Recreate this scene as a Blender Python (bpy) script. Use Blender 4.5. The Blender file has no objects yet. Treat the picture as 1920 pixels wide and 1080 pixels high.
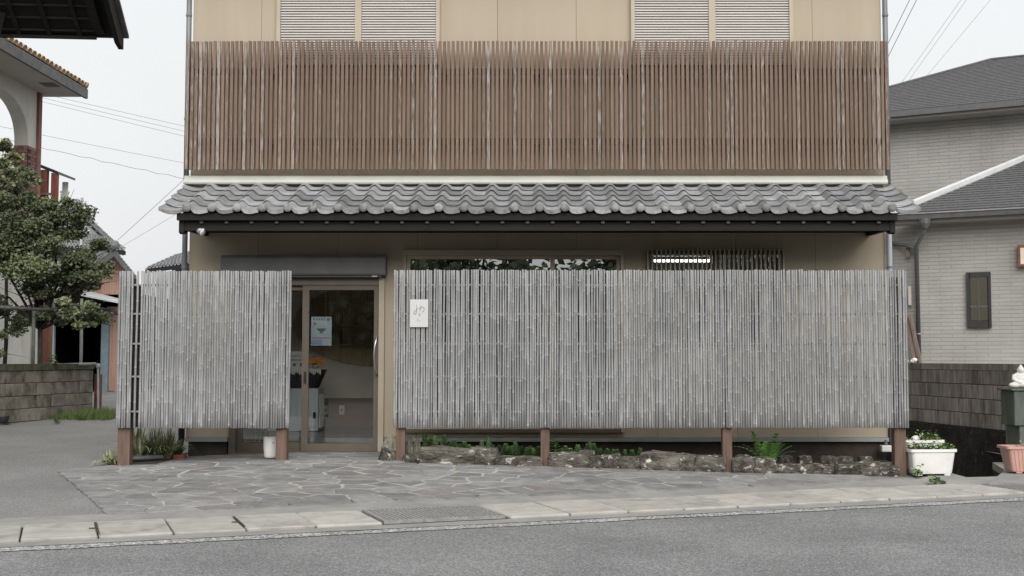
import bpy, math, random
from mathutils import Vector, Matrix, noise as mnoise
R = math.radians
rng = random.Random(7)
sc = bpy.context.scene
COL = sc.collection

# ------------------------------------------------------------------ camera, sky, sun, exposure
F, TH, U0, CY, CZ = 2365.0, R(3.7), 1007.0, -14.3, 1.27
V0 = 672 - F * math.tan(TH)
cam_data = bpy.data.cameras.new("camera")
cam = bpy.data.objects.new("camera", cam_data)
COL.objects.link(cam)
cam.location = (0, CY, CZ)
cam.rotation_euler = (R(90) + TH, 0, 0)
cam_data.sensor_width = 36
cam_data.lens = F / 1920 * 36
cam_data.shift_x = -(U0 - 960) / 1920
cam_data.shift_y = (V0 - 540) / 1920
cam_data.clip_end = 2000
sc.camera = cam

SUN_EL, SUN_AZ = R(36), R(170)          # azimuth: sun stands behind the camera, a little to the right
world = bpy.data.worlds.new("World")
sc.world = world
world.use_nodes = True
wn, wl = world.node_tree.nodes, world.node_tree.links
wn.clear()
sky = wn.new("ShaderNodeTexSky")
sky.sky_type = 'NISHITA'
sky.sun_disc = False
sky.sun_elevation = SUN_EL
sky.sun_rotation = SUN_AZ
sky.air_density, sky.dust_density, sky.ozone_density = 2.0, 6.0, 1.0
hsv = wn.new("ShaderNodeHueSaturation"); hsv.inputs['Saturation'].default_value = 0.25
cloud = wn.new("ShaderNodeRGB"); cloud.outputs[0].default_value = (4.55, 4.66, 4.74, 1)   # even cloud deck
mx = wn.new("ShaderNodeMix"); mx.data_type = 'RGBA'; mx.inputs[0].default_value = 0.88
bg = wn.new("ShaderNodeBackground"); bg.inputs['Strength'].default_value = 0.10
wo = wn.new("ShaderNodeOutputWorld")
wl.new(sky.outputs[0], hsv.inputs['Color'])
wl.new(hsv.outputs[0], mx.inputs[6]); wl.new(cloud.outputs[0], mx.inputs[7])
tcw = wn.new("ShaderNodeTexCoord"); nz = wn.new("ShaderNodeTexNoise"); nz.inputs['Scale'].default_value = 2.2; nz.inputs['Detail'].default_value = 4
mrw = wn.new("ShaderNodeMapRange"); mrw.inputs[1].default_value, mrw.inputs[2].default_value = .3, .7; mrw.inputs[3].default_value, mrw.inputs[4].default_value = .93, 1.04
hs2 = wn.new("ShaderNodeHueSaturation"); wl.new(tcw.outputs['Generated'], nz.inputs['Vector']); wl.new(nz.outputs['Fac'], mrw.inputs[0]); wl.new(mrw.outputs[0], hs2.inputs['Value'])
wl.new(mx.outputs[2], hs2.inputs['Color']); wl.new(hs2.outputs[0], bg.inputs['Color']); wl.new(bg.outputs[0], wo.inputs['Surface'])

sun_data = bpy.data.lights.new("sun", 'SUN')
sun_data.energy = 1.65
sun_data.angle = R(50)
sun_data.color = (1.0, 0.975, 0.945)
sun = bpy.data.objects.new("sun", sun_data)
COL.objects.link(sun)
sd = Vector((math.sin(SUN_AZ) * math.cos(SUN_EL), math.cos(SUN_AZ) * math.cos(SUN_EL), math.sin(SUN_EL)))
sun.rotation_euler = sd.to_track_quat('Z', 'Y').to_euler()

sc.view_settings.view_transform = 'Standard'
sc.view_settings.look = 'None'
sc.view_settings.exposure = 1.0
sc.view_settings.gamma = 1.0
sc.view_settings.use_curve_mapping = False
sc.cycles.max_bounces = 8
sc.cycles.transparent_max_bounces = 12

# ------------------------------------------------------------------ survey: photograph measurements to places in the scene
def ray(px, py):
    a, b = (px - U0) / F, (V0 - py) / F
    return Vector((a, math.cos(TH) - b * math.sin(TH), math.sin(TH) + b * math.cos(TH)))
CAMP = Vector((0, CY, CZ))
def at(px, py, y):                      # point on the vertical plane at depth y
    d = ray(px, py); return CAMP + d * ((y - CY) / d.y)
def on_ground(px, py, z=0.0):
    d = ray(px, py); return CAMP + d * ((z - CZ) / d.z)
def on_plane(px, py, p0, n):
    d = ray(px, py); return CAMP + d * ((Vector(p0) - CAMP).dot(n) / d.dot(n))

# ------------------------------------------------------------------ materials
def lin(r, g, b):
    f = lambda c: (c / 255 / 12.92) if c / 255 <= 0.04045 else ((c / 255 + 0.055) / 1.055) ** 2.4
    return (f(r), f(g), f(b), 1)
def tup(c):
    return c if len(c) == 4 else (*c, 1)
MATS = {}
def pm(name, c1, c2=None, scale=5, rough=0.8, bump=0.0, bscale=60, stretch=(1, 1, 1), rand=0.0, tint=None,
       spec=0.3, lo=0.35, hi=0.65, c3=None, s3=3, lo3=0.55, hi3=0.65, st3=None, metal=0.0, detail=6, bdist=0.004):
    m = bpy.data.materials.new(name); m.use_nodes = True
    n, l = m.node_tree.nodes, m.node_tree.links
    b = n['Principled BSDF']
    b.inputs['Roughness'].default_value = rough
    b.inputs['Specular IOR Level'].default_value = spec
    b.inputs['Metallic'].default_value = metal
    tc = n.new('ShaderNodeTexCoord'); oi = n.new('ShaderNodeObjectInfo')
    off = n.new('ShaderNodeVectorMath'); off.operation = 'ADD'
    sc_ = n.new('ShaderNodeVectorMath'); sc_.operation = 'SCALE'; sc_.inputs['Scale'].default_value = 37.0
    cmb = n.new('ShaderNodeCombineXYZ')
    for i in range(3): l.new(oi.outputs['Random'], cmb.inputs[i])
    l.new(cmb.outputs[0], sc_.inputs[0]); l.new(tc.outputs['Object'], off.inputs[0]); l.new(sc_.outputs[0], off.inputs[1])
    def noise(scale, st, det=detail):
        mp = n.new('ShaderNodeMapping'); mp.inputs['Scale'].default_value = st
        l.new(off.outputs[0], mp.inputs['Vector'])
        t = n.new('ShaderNodeTexNoise'); t.inputs['Scale'].default_value = scale; t.inputs['Detail'].default_value = det
        t.inputs['Roughness'].default_value = 0.62
        l.new(mp.outputs[0], t.inputs['Vector']); return t
    def ramp(src, a, bb, ca, cb):
        r = n.new('ShaderNodeValToRGB'); e = r.color_ramp.elements
        e[0].position, e[0].color = a, tup(ca); e[1].position, e[1].color = bb, tup(cb)
        l.new(src, r.inputs[0]); return r
    c2 = c2 or c1
    t = noise(scale, stretch)
    col = ramp(t.outputs['Fac'], lo, hi, c1, c2).outputs[0]
    if c3:
        t3 = noise(s3, st3 or stretch)
        msk = ramp(t3.outputs['Fac'], lo3, hi3, (0, 0, 0), (1, 1, 1))
        mi = n.new('ShaderNodeMix'); mi.data_type = 'RGBA'
        l.new(msk.outputs[0], mi.inputs[0]); l.new(col, mi.inputs[6]); mi.inputs[7].default_value = tup(c3); col = mi.outputs[2]
    if rand or tint:
        h = n.new('ShaderNodeHueSaturation')
        if tint:
            at_ = n.new('ShaderNodeAttribute'); at_.attribute_name = 'tint'
            mr = n.new('ShaderNodeMapRange'); mr.inputs[3].default_value, mr.inputs[4].default_value = tint
            l.new(at_.outputs['Fac'], mr.inputs[0]); l.new(mr.outputs[0], h.inputs['Value'])
        else:
            mr = n.new('ShaderNodeMapRange'); mr.inputs[3].default_value, mr.inputs[4].default_value = 1 - rand, 1 + rand
            l.new(oi.outputs['Random'], mr.inputs[0]); l.new(mr.outputs[0], h.inputs['Value'])
        l.new(col, h.inputs['Color']); col = h.outputs[0]
    l.new(col, b.inputs['Base Color'])
    if bump:
        tb = noise(bscale, stretch, 4)
        bp = n.new('ShaderNodeBump'); bp.inputs['Strength'].default_value = bump; bp.inputs['Distance'].default_value = bdist
        l.new(tb.outputs['Fac'], bp.inputs['Height']); l.new(bp.outputs[0], b.inputs['Normal'])
    MATS[name] = m
    return m

beige = lin(168, 152, 124)
pm('siding', (0.35, 0.298, 0.222), (0.405, 0.347, 0.265), 1.6, 0.75, 0.25, 180, stretch=(2.2, 2.2, .22), rand=0.035, bdist=.002, lo=.25, hi=.75)
pm('siding_edge', (0.36, 0.31, 0.23), None, rough=.7)
pm('frame_bronze', (0.105, 0.086, 0.066), (0.13, 0.106, 0.083), 4, 0.45, spec=.4, rand=.02)
pm('frame_beige', (0.36, 0.31, 0.235), (0.40, 0.345, 0.265), 4, 0.5, spec=.35)
pm('shutter_slat', (0.47, 0.445, 0.415), (0.53, 0.50, 0.465), 3, 0.5, spec=.4, rand=.04)
pm('flashing', (0.50, 0.50, 0.455), (0.57, 0.57, 0.525), 2, 0.5, spec=.4)
pm('base_flashing', (0.23, 0.25, 0.235), (0.29, 0.31, 0.295), 6, 0.5)
pm('foundation', (0.052, 0.040, 0.034), (0.075, 0.06, 0.052), 8, 0.9, 0.5, 160)
pm('dark_wood', (0.011, 0.010, 0.0096), (0.019, 0.0175, 0.0168), 3, 0.85, 0.3, 50, stretch=(.3, 4, 4))
pm('shutter_box', (0.12, 0.12, 0.12), (0.15, 0.15, 0.15), 4, 0.5, 0.15, 200, c3=(.2, .2, .2), s3=60, lo3=.70, hi3=.74)
pm('pipe_grey', (0.12, 0.125, 0.13), (0.17, 0.175, 0.18), 3, 0.4, spec=.5)
pm('pipe_pale', (0.36, 0.39, 0.40), (0.45, 0.48, 0.49), 3, 0.35, spec=.5)
pm('pipe_black', (0.018, 0.019, 0.021), (0.035, 0.035, 0.037), 6, 0.5, spec=.4)
pm('tile', (0.195, 0.202, 0.208), (0.305, 0.31, 0.312), 6, 0.5, 0.2, 90, rand=0.36, spec=.4, c3=(.40, .40, .39), s3=9, lo3=.58, hi3=.78)
pm('tile_end', (0.165, 0.165, 0.162), (0.27, 0.27, 0.265), 16, 0.7, 0.3, 90, rand=0.28, c3=(.09, .085, .08), s3=18, lo3=.55, hi3=.7)
pm('post_wood', (0.10, 0.062, 0.046), (0.165, 0.108, 0.085), 7, 0.8, 0.4, 60, stretch=(5, 5, .35), rand=.1,
   c3=(.36, .31, .28), s3=9, lo3=.66, hi3=.74, st3=(5, 5, .5))
pm('rail_bamboo', (0.25, 0.245, 0.235), (0.36, 0.355, 0.345), 8, 0.75, stretch=(.3, 3, 3))
pm('concrete', (0.205, 0.20, 0.19), (0.275, 0.268, 0.254), 3.5, 0.9, 0.35, 120, c3=(.17, .165, .155), s3=90, lo3=.60, hi3=.72)
pm('gutter_slab', (0.30, 0.287, 0.262), (0.385, 0.37, 0.34), 5, 0.9, 0.35, 160, rand=.10, c3=(.21, .2, .185), s3=4, lo3=.54, hi3=.72)
pm('mortar', (0.15, 0.147, 0.14), (0.36, 0.345, 0.31), 2.2, 0.95, 0.4, 90, lo=.34, hi=.52)
pm('flagstone', (0.155, 0.154, 0.150), (0.235, 0.233, 0.227), 6, 0.85, 0.6, 40, rand=.19, bdist=.008,
   c3=(.105, .104, .10), s3=60, lo3=.56, hi3=.70)
pm('flagstone_red', (0.155, 0.142, 0.137), (0.22, 0.203, 0.197), 6, 0.85, 0.5, 55, rand=.15, bdist=.008,
   c3=(.11, .09, .087), s3=70, lo3=.58, hi3=.70)
pm('stone_rough', (0.032, 0.028, 0.023), (0.17, 0.155, 0.13), 2.6, 0.95, 0.9, 9, rand=.3, bdist=.05,
   c3=(.50, .49, .45), s3=3.2, lo3=.57, hi3=.64)
pm('soil', (0.03, 0.024, 0.018), (0.06, 0.047, 0.036), 20, 1, 0.6, 60)
pm('block', (0.125, 0.112, 0.092), (0.255, 0.234, 0.20), 4, 0.95, 0.5, 70, rand=.12, c3=(.03, .03, .026), s3=3.2, lo3=.50, hi3=.72)
pm('block_streak', (0.15, 0.137, 0.127), (0.25, 0.232, 0.218), 6, 0.95, 0.5, 70, stretch=(2, 2, .35), rand=.20,
   c3=(.045, .042, .039), s3=4, lo3=.50, hi3=.74, st3=(3, 3, .4))
pm('block_cap', (0.045, 0.05, 0.03), (0.10, 0.095, 0.075), 9, 0.95, 0.6, 60, c3=(.055, .085, .025), s3=6, lo3=.58, hi3=.7)
pm('joint', (0.03, 0.028, 0.024), (0.055, 0.05, 0.044), 9, 1)
pm('black_moss', (0.006, 0.006, 0.005), (0.028, 0.026, 0.022), 5, 1, 0.9, 22, bdist=.04, c3=(.10, .095, .08), s3=11, lo3=.61, hi3=.72)
pm('white_plastic', (0.62, 0.615, 0.585), (0.70, 0.695, 0.665), 5, 0.45, c3=(.45, .43, .37), s3=7, lo3=.62, hi3=.8, spec=.4)
pm('pink_plastic', (0.46, 0.27, 0.225), (0.52, 0.315, 0.265), 5, 0.5)
pm('white_pot', (0.60, 0.60, 0.59), (0.66, 0.66, 0.65), 4, 0.35, spec=.5)
pm('sticker', (0.55, 0.33, 0.24), None, rough=.5)
pm('sign_white', (0.46, 0.46, 0.455), (0.50, 0.50, 0.495), 3, 0.6)
pm('ink', (0.12, 0.118, 0.11), None, rough=.8)
pm('statue_white', (0.50, 0.49, 0.465), (0.64, 0.63, 0.60), 18, 0.9, 0.4, 60)
pm('pedestal', (0.07, 0.082, 0.072), (0.12, 0.136, 0.12), 6, 0.85, 0.4, 60, stretch=(2, 2, .5), rand=.14)
pm('grass', (0.05, 0.085, 0.022), (0.12, 0.165, 0.05), 3, 0.8, tint=(.7, 1.25))
pm('leaf_tree', (0.075, 0.096, 0.05), (0.165, 0.19, 0.105), 1.6, 0.7, tint=(.5, 1.6), spec=.25)
pm('leaf_pale', (0.15, 0.175, 0.085), (0.28, 0.285, 0.16), 2, 0.7, tint=(.65, 1.4))
pm('leaf_bright', (0.09, 0.165, 0.04), (0.19, 0.27, 0.09), 5, 0.65, tint=(.6, 1.3))
pm('leaf_sedum', (0.11, 0.20, 0.085), (0.24, 0.36, 0.15), 6, 0.55, tint=(.6, 1.3), rand=0)
pm('leaf_fern', (0.06, 0.15, 0.035), (0.14, 0.27, 0.07), 6, 0.6, tint=(.6, 1.3))
pm('leaf_strap', (0.12, 0.16, 0.07), (0.50, 0.50, 0.30), 3, 0.6, tint=(.5, 1.3), lo=.42, hi=.6)
pm('cactus', (0.10, 0.10, 0.075), (0.22, 0.21, 0.165), 20, 0.9, 0.6, 60)
pm('bark', (0.028, 0.023, 0.019), (0.065, 0.056, 0.047), 8, 0.95, 0.8, 30, stretch=(3, 3, .6))
pm('rust_red', (0.19, 0.06, 0.04), (0.26, 0.10, 0.07), 6, 0.8, stretch=(3, 3, .5))
pm('red_brick', (0.20, 0.07, 0.05), (0.30, 0.10, 0.07), 12, 0.9, .3)
pm('brick_facing', (0.20, 0.10, 0.085), (0.28, 0.155, 0.135), 5, 0.9, rand=.16)
pm('render_white', (0.52, 0.50, 0.46), (0.60, 0.58, 0.54), 2, 0.9, c3=(.33, .31, .28), s3=3, lo3=.58, hi3=.8, st3=(2, 2, .4))
pm('render_grey', (0.24, 0.24, 0.235), (0.31, 0.31, 0.30), 2, 0.9)
pm('soffit_pale', (0.42, 0.395, 0.36), (0.46, 0.435, 0.40), 3, 0.85)
pm('tile_brown', (0.30, 0.20, 0.12), (0.50, 0.36, 0.23), 9, 0.7, rand=.22)
pm('tile_far', (0.16, 0.165, 0.17), (0.27, 0.275, 0.28), 6, 0.6, rand=.15)
pm('verge_grey', (0.10, 0.10, 0.098), (0.15, 0.15, 0.147), 5, 0.8)
pm('pink_tin', (0.40, 0.235, 0.185), (0.48, 0.30, 0.245), 3, 0.7, stretch=(3, 3, .4), c3=(.38, .29, .25), s3=3, lo3=.5, hi3=.75)
pm('blue_paint', (0.15, 0.205, 0.245), (0.215, 0.27, 0.31), 8, 0.7, c3=(.07, .06, .05), s3=14, lo3=.64, hi3=.7)
pm('pale_blue', (0.42, 0.52, 0.58), (0.48, 0.58, 0.63), 8, 0.6)
pm('brown_tin', (0.14, 0.062, 0.042), (0.19, 0.09, 0.064), 5, 0.6)
pm('galvanised', (0.27, 0.275, 0.28), (0.36, 0.365, 0.37), 12, 0.4, spec=.5, metal=.3)
pm('rail_dark', (0.075, 0.08, 0.075), (0.13, 0.135, 0.13), 10, 0.6)
pm('tin_pale', (0.52, 0.54, 0.55), (0.60, 0.61, 0.62), 5, 0.5)
pm('dark_inside', (0.012, 0.012, 0.012), (0.02, 0.02, 0.02), 5, 0.9)  # shade of unlit interiors put into a near-black colour
pm('clutter', (0.10, 0.03, 0.03), (0.2, 0.06, 0.05), 5, 0.6)
pm('shingle', (0.075, 0.075, 0.077), (0.12, 0.12, 0.123), 6, 0.9, 0.4, 90, stretch=(3, 3, 1), c3=(.30, .30, .30), s3=5, lo3=.70, hi3=.76, st3=(2, 2, 5))
pm('tin_flash', (0.56, 0.57, 0.58), (0.66, 0.67, 0.68), 5, 0.4)
pm('gutter_dark', (0.075, 0.077, 0.08), (0.105, 0.107, 0.11), 5, 0.4, spec=.5)
pm('house_fascia', (0.33, 0.315, 0.29), (0.37, 0.355, 0.33), 5, 0.7)
pm('window_dark', (0.028, 0.028, 0.03), (0.04, 0.04, 0.042), 5, 0.4, spec=.5)
pm('lamp_cream', (0.60, 0.53, 0.42), (0.68, 0.62, 0.50), 5, 0.5)
pm('wire', (0.22, 0.22, 0.23), None, rough=.6)
pm('old_timber', (0.15, 0.11, 0.085), (0.23, 0.18, 0.145), 6, 0.9, stretch=(4, 4, .5))
pm('inner_wall', (0.74, 0.67, 0.615), (0.78, 0.71, 0.655), 3, 0.9)
pm('inner_ceiling', (0.80, 0.79, 0.77), None, rough=.9)
pm('inner_floor', (0.16, 0.16, 0.158), (0.20, 0.20, 0.198), 8, 0.25, spec=.5)
pm('inner_brown', (0.20, 0.125, 0.095), (0.26, 0.165, 0.125), 5, 0.6, stretch=(.4, 2, 2))
pm('inner_slat', (0.50, 0.36, 0.22), (0.62, 0.46, 0.29), 5, 0.55, stretch=(4, 4, .4))
pm('cabinet_blue', (0.46, 0.52, 0.55), (0.50, 0.56, 0.59), 3, 0.4)
pm('black_cloth', (0.012, 0.012, 0.014), (0.022, 0.022, 0.024), 12, 0.9)
pm('lace_white', (0.55, 0.55, 0.53), (0.62, 0.62, 0.60), 12, 0.9)
pm('flower_orange', (0.55, 0.16, 0.02), (0.68, 0.26, 0.05), 12, 0.6)
pm('paper_white', (0.58, 0.585, 0.58), (0.64, 0.645, 0.64), 3, 0.7)
pm('poster_paper', (0.25, 0.31, 0.35), (0.34, 0.39, 0.42), 4, 0.6)
pm('poster_blue', (0.16, 0.23, 0.36), None, rough=.6)
pm('poster_red', (0.32, 0.11, 0.11), None, rough=.6)
pm('steel', (0.55, 0.55, 0.55), None, rough=.3, metal=.9)
pm('grate_steel', (0.24, 0.24, 0.235), (0.36, 0.36, 0.35), 20, 0.5, metal=.3)

def new_mat(name):
    m = bpy.data.materials.new(name); m.use_nodes = True
    MATS[name] = m
    return m, m.node_tree.nodes, m.node_tree.links
# weathered bamboo: pale node rings come from the mesh, streaks run along the cane
def bamboo_mat():
    m, n, l = new_mat('bamboo'); b = n['Principled BSDF']
    b.inputs['Roughness'].default_value = 0.7; b.inputs['Specular IOR Level'].default_value = 0.3
    tc = n.new('ShaderNodeTexCoord'); oi = n.new('ShaderNodeObjectInfo'); geo = n.new('ShaderNodeNewGeometry')
    mp = n.new('ShaderNodeMapping'); mp.inputs['Scale'].default_value = (9, 9, .7)
    l.new(geo.outputs['Position'], mp.inputs['Vector'])
    t = n.new('ShaderNodeTexNoise'); t.inputs['Scale'].default_value = 6; t.inputs['Detail'].default_value = 6
    l.new(mp.outputs[0], t.inputs['Vector'])
    r = n.new('ShaderNodeValToRGB'); e = r.color_ramp.elements
    e[0].position, e[0].color = .3, (.195, .197, .198, 1); e[1].position, e[1].color = .72, (.300, .302, .303, 1)
    l.new(t.outputs['Fac'], r.inputs[0])
    t2 = n.new('ShaderNodeTexNoise'); t2.inputs['Scale'].default_value = 1.1; t2.inputs['Detail'].default_value = 3
    l.new(geo.outputs['Position'], t2.inputs['Vector'])
    mr2 = n.new('ShaderNodeMapRange'); mr2.inputs[1].default_value, mr2.inputs[2].default_value = .3, .7
    mr2.inputs[3].default_value, mr2.inputs[4].default_value = .86, 1.12; l.new(t2.outputs['Fac'], mr2.inputs[0])
    mr = n.new('ShaderNodeMapRange'); mr.inputs[3].default_value, mr.inputs[4].default_value = .86, 1.13
    l.new(oi.outputs['Random'], mr.inputs[0])
    mul = n.new('ShaderNodeMath'); mul.operation = 'MULTIPLY'; l.new(mr.outputs[0], mul.inputs[0]); l.new(mr2.outputs[0], mul.inputs[1])
    h = n.new('ShaderNodeHueSaturation'); l.new(mul.outputs[0], h.inputs['Value']); l.new(r.outputs[0], h.inputs['Color'])
    a = n.new('ShaderNodeAttribute'); a.attribute_name = 'tint'
    mi = n.new('ShaderNodeMix'); mi.data_type = 'RGBA'; mi.inputs[7].default_value = (.40, .40, .395, 1)
    l.new(a.outputs['Fac'], mi.inputs[0]); l.new(h.outputs[0], mi.inputs[6])
    # object colour: red channel tells how much bare tan bamboo shows on this cane, at sign height
    l.new(mi.outputs[2], b.inputs['Base Color'])
bamboo_mat()
# brown stained slats whose stain has flaked off to pale wood; object colour red = how far gone
def slat_mat():
    m, n, l = new_mat('slat_brown'); b = n['Principled BSDF']
    b.inputs['Roughness'].default_value = 0.75; b.inputs['Specular IOR Level'].default_value = 0.3
    geo = n.new('ShaderNodeNewGeometry'); oi = n.new('ShaderNodeObjectInfo')
    mp = n.new('ShaderNodeMapping'); mp.inputs['Scale'].default_value = (22, 22, 1.3); l.new(geo.outputs['Position'], mp.inputs['Vector'])
    t = n.new('ShaderNodeTexNoise'); t.inputs['Scale'].default_value = 2.2; t.inputs['Detail'].default_value = 7; t.inputs['Roughness'].default_value = .65
    l.new(mp.outputs[0], t.inputs['Vector'])
    r = n.new('ShaderNodeValToRGB'); e = r.color_ramp.elements
    e[0].position, e[0].color = .3, (.122, .083, .061, 1); e[1].position, e[1].color = .75, (.180, .126, .096, 1)
    l.new(t.outputs['Fac'], r.inputs[0])
    h = n.new('ShaderNodeHueSaturation'); mr = n.new('ShaderNodeMapRange'); mr.inputs[3].default_value, mr.inputs[4].default_value = .85, 1.18
    l.new(oi.outputs['Random'], mr.inputs[0]); l.new(mr.outputs[0], h.inputs['Value']); l.new(r.outputs[0], h.inputs['Color'])
    mp2 = n.new('ShaderNodeMapping'); mp2.inputs['Scale'].default_value = (60, 60, 3.2); mp2.inputs['Location'].default_value = (3, 1, 5)
    l.new(geo.outputs['Position'], mp2.inputs['Vector'])
    t2 = n.new('ShaderNodeTexNoise'); t2.inputs['Scale'].default_value = 2.0; t2.inputs['Detail'].default_value = 8; t2.inputs['Roughness'].default_value = .7
    l.new(mp2.outputs[0], t2.inputs['Vector'])
    sep = n.new('ShaderNodeSeparateColor'); l.new(oi.outputs['Color'], sep.inputs[0])
    ad = n.new('ShaderNodeMath'); ad.operation = 'MULTIPLY_ADD'; ad.inputs[1].default_value = .22; l.new(sep.outputs[0], ad.inputs[0]); l.new(t2.outputs['Fac'], ad.inputs[2])
    mk = n.new('ShaderNodeValToRGB'); k = mk.color_ramp.elements; k[0].position, k[0].color = .635, (0, 0, 0, 1); k[1].position, k[1].color = .74, (1, 1, 1, 1)
    l.new(ad.outputs[0], mk.inputs[0])
    mi = n.new('ShaderNodeMix'); mi.data_type = 'RGBA'; mi.inputs[7].default_value = (.31, .275, .255, 1)
    l.new(mk.outputs[0], mi.inputs[0]); l.new(h.outputs[0], mi.inputs[6]); l.new(mi.outputs[2], b.inputs['Base Color'])
slat_mat()
def glass_mat(name, tint, extra):
    m, n, l = new_mat(name); n.remove(n['Principled BSDF'])
    out = n['Material Output']
    tr = n.new('ShaderNodeBsdfTransparent'); tr.inputs[0].default_value = (*tint, 1)
    gl = n.new('ShaderNodeBsdfGlossy'); gl.inputs['Roughness'].default_value = 0.0; gl.inputs[0].default_value = (.95, .97, .97, 1)
    fr = n.new('ShaderNodeFresnel'); fr.inputs['IOR'].default_value = 1.5
    ad = n.new('ShaderNodeMath'); ad.operation = 'ADD'; ad.inputs[1].default_value = extra; l.new(fr.outputs[0], ad.inputs[0])
    mi = n.new('ShaderNodeMixShader'); l.new(ad.outputs[0], mi.inputs[0]); l.new(tr.outputs[0], mi.inputs[1]); l.new(gl.outputs[0], mi.inputs[2])
    l.new(mi.outputs[0], out.inputs['Surface'])
glass_mat('glass', (.93, .94, .93), .035)
glass_mat('glass_dim', (.6, .62, .61), .24)
def emit_mat(name, c, s):
    m, n, l = new_mat(name); b = n['Principled BSDF']
    b.inputs['Base Color'].default_value = (.8, .8, .8, 1); b.inputs['Emission Color'].default_value = (*c, 1); b.inputs['Emission Strength'].default_value = s
emit_mat('tube_light', (.92, 1, .97), 3)
# asphalt: fine stone chips, light and dark
def asphalt(name, d, c, p, patch):
    m, n, l = new_mat(name); b = n['Principled BSDF']; b.inputs['Roughness'].default_value = .9; b.inputs['Specular IOR Level'].default_value = .25
    geo = n.new('ShaderNodeNewGeometry')
    v = n.new('ShaderNodeTexVoronoi'); v.inputs['Scale'].default_value = 120; l.new(geo.outputs['Position'], v.inputs['Vector'])
    bw = n.new('ShaderNodeSeparateColor'); l.new(v.outputs['Color'], bw.inputs[0])
    r = n.new('ShaderNodeValToRGB'); r.color_ramp.elements[0].position, r.color_ramp.elements[0].color = 0, tup(d)
    r.color_ramp.elements[1].position, r.color_ramp.elements[1].color = 1.0, tup(p)
    e = r.color_ramp.elements.new(.55); e.color = tup(c)
    l.new(bw.outputs[0], r.inputs[0])
    t = n.new('ShaderNodeTexNoise'); t.inputs['Scale'].default_value = patch; t.inputs['Detail'].default_value = 8; t.inputs['Roughness'].default_value = .6
    l.new(geo.outputs['Position'], t.inputs['Vector'])
    mr = n.new('ShaderNodeMapRange'); mr.inputs[1].default_value, mr.inputs[2].default_value = .3, .7; mr.inputs[3].default_value, mr.inputs[4].default_value = .80, 1.16
    l.new(t.outputs['Fac'], mr.inputs[0])
    h = n.new('ShaderNodeHueSaturation'); l.new(mr.outputs[0], h.inputs['Value']); l.new(r.outputs[0], h.inputs['Color']); l.new(h.outputs[0], b.inputs['Base Color'])
    bp = n.new('ShaderNodeBump'); bp.inputs['Strength'].default_value = .5; bp.inputs['Distance'].default_value = .006
    l.new(v.outputs['Distance'], bp.inputs['Height']); l.new(bp.outputs[0], b.inputs['Normal'])
    return m
asphalt('asphalt', (.11, .11, .11), (.182, .182, .182), (.31, .31, .308), .9)
asphalt('driveway', (.135, .134, .13), (.19, .188, .182), (.26, .257, .25), .7)
def line_mat():
    m = asphalt('worn_line', (.10, .10, .10), (.185, .185, .185), (.34, .34, .338), .9)
    n, l = m.node_tree.nodes, m.node_tree.links; b = n['Principled BSDF']
    src = b.inputs['Base Color'].links[0].from_socket
    t = n.new('ShaderNodeTexNoise'); t.inputs['Scale'].default_value = 55; t.inputs['Detail'].default_value = 6
    geo = n.new('ShaderNodeNewGeometry'); l.new(geo.outputs['Position'], t.inputs['Vector'])
    mk = n.new('ShaderNodeValToRGB'); k = mk.color_ramp.elements; k[0].position = .50; k[1].position = .60; l.new(t.outputs['Fac'], mk.inputs[0])
    mi = n.new('ShaderNodeMix'); mi.data_type = 'RGBA'; mi.inputs[7].default_value = (.55, .55, .54, 1)
    l.new(mk.outputs[0], mi.inputs[0]); l.new(src, mi.inputs[6]); l.new(mi.outputs[2], b.inputs['Base Color'])
line_mat()
def brick_mat():           # small split-face siding: courses of 70 mm
    m, n, l = new_mat('split_siding'); b = n['Principled BSDF']; b.inputs['Roughness'].default_value = .9
    tc = n.new('ShaderNodeTexCoord')
    mp = n.new('ShaderNodeMapping'); l.new(tc.outputs['UV'], mp.inputs['Vector'])
    br = n.new('ShaderNodeTexBrick'); br.inputs['Scale'].default_value = 1.0
    br.inputs['Brick Width'].default_value = .42; br.inputs['Row Height'].default_value = .072; br.inputs['Mortar Size'].default_value = .006
    br.inputs['Color1'].default_value = (.325, .316, .298, 1); br.inputs['Color2'].default_value = (.355, .345, .328, 1); br.inputs['Mortar'].default_value = (.29, .283, .268, 1)
    l.new(mp.outputs[0], br.inputs['Vector'])
    t = n.new('ShaderNodeTexNoise'); t.inputs['Scale'].default_value = 1.2; t.inputs['Detail'].default_value = 8; l.new(tc.outputs['UV'], t.inputs['Vector'])
    mr = n.new('ShaderNodeMapRange'); mr.inputs[1].default_value, mr.inputs[2].default_value = .3, .7; mr.inputs[3].default_value, mr.inputs[4].default_value = .88, 1.1
    l.new(t.outputs['Fac'], mr.inputs[0])
    h = n.new('ShaderNodeHueSaturation'); l.new(mr.outputs[0], h.inputs['Value']); l.new(br.outputs['Color'], h.inputs['Color']); l.new(h.outputs[0], b.inputs['Base Color'])
    t2 = n.new('ShaderNodeTexNoise'); t2.inputs['Scale'].default_value = 45; l.new(tc.outputs['UV'], t2.inputs['Vector'])
    ad = n.new('ShaderNodeMath'); ad.operation = 'MULTIPLY_ADD'; ad.inputs[1].default_value = -1.5; l.new(br.outputs['Fac'], ad.inputs[0]); l.new(t2.outputs['Fac'], ad.inputs[2])
    bp = n.new('ShaderNodeBump'); bp.inputs['Strength'].default_value = .8; bp.inputs['Distance'].default_value = .012
    l.new(ad.outputs[0], bp.inputs['Height']); l.new(bp.outputs[0], b.inputs['Normal'])
brick_mat()

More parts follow.
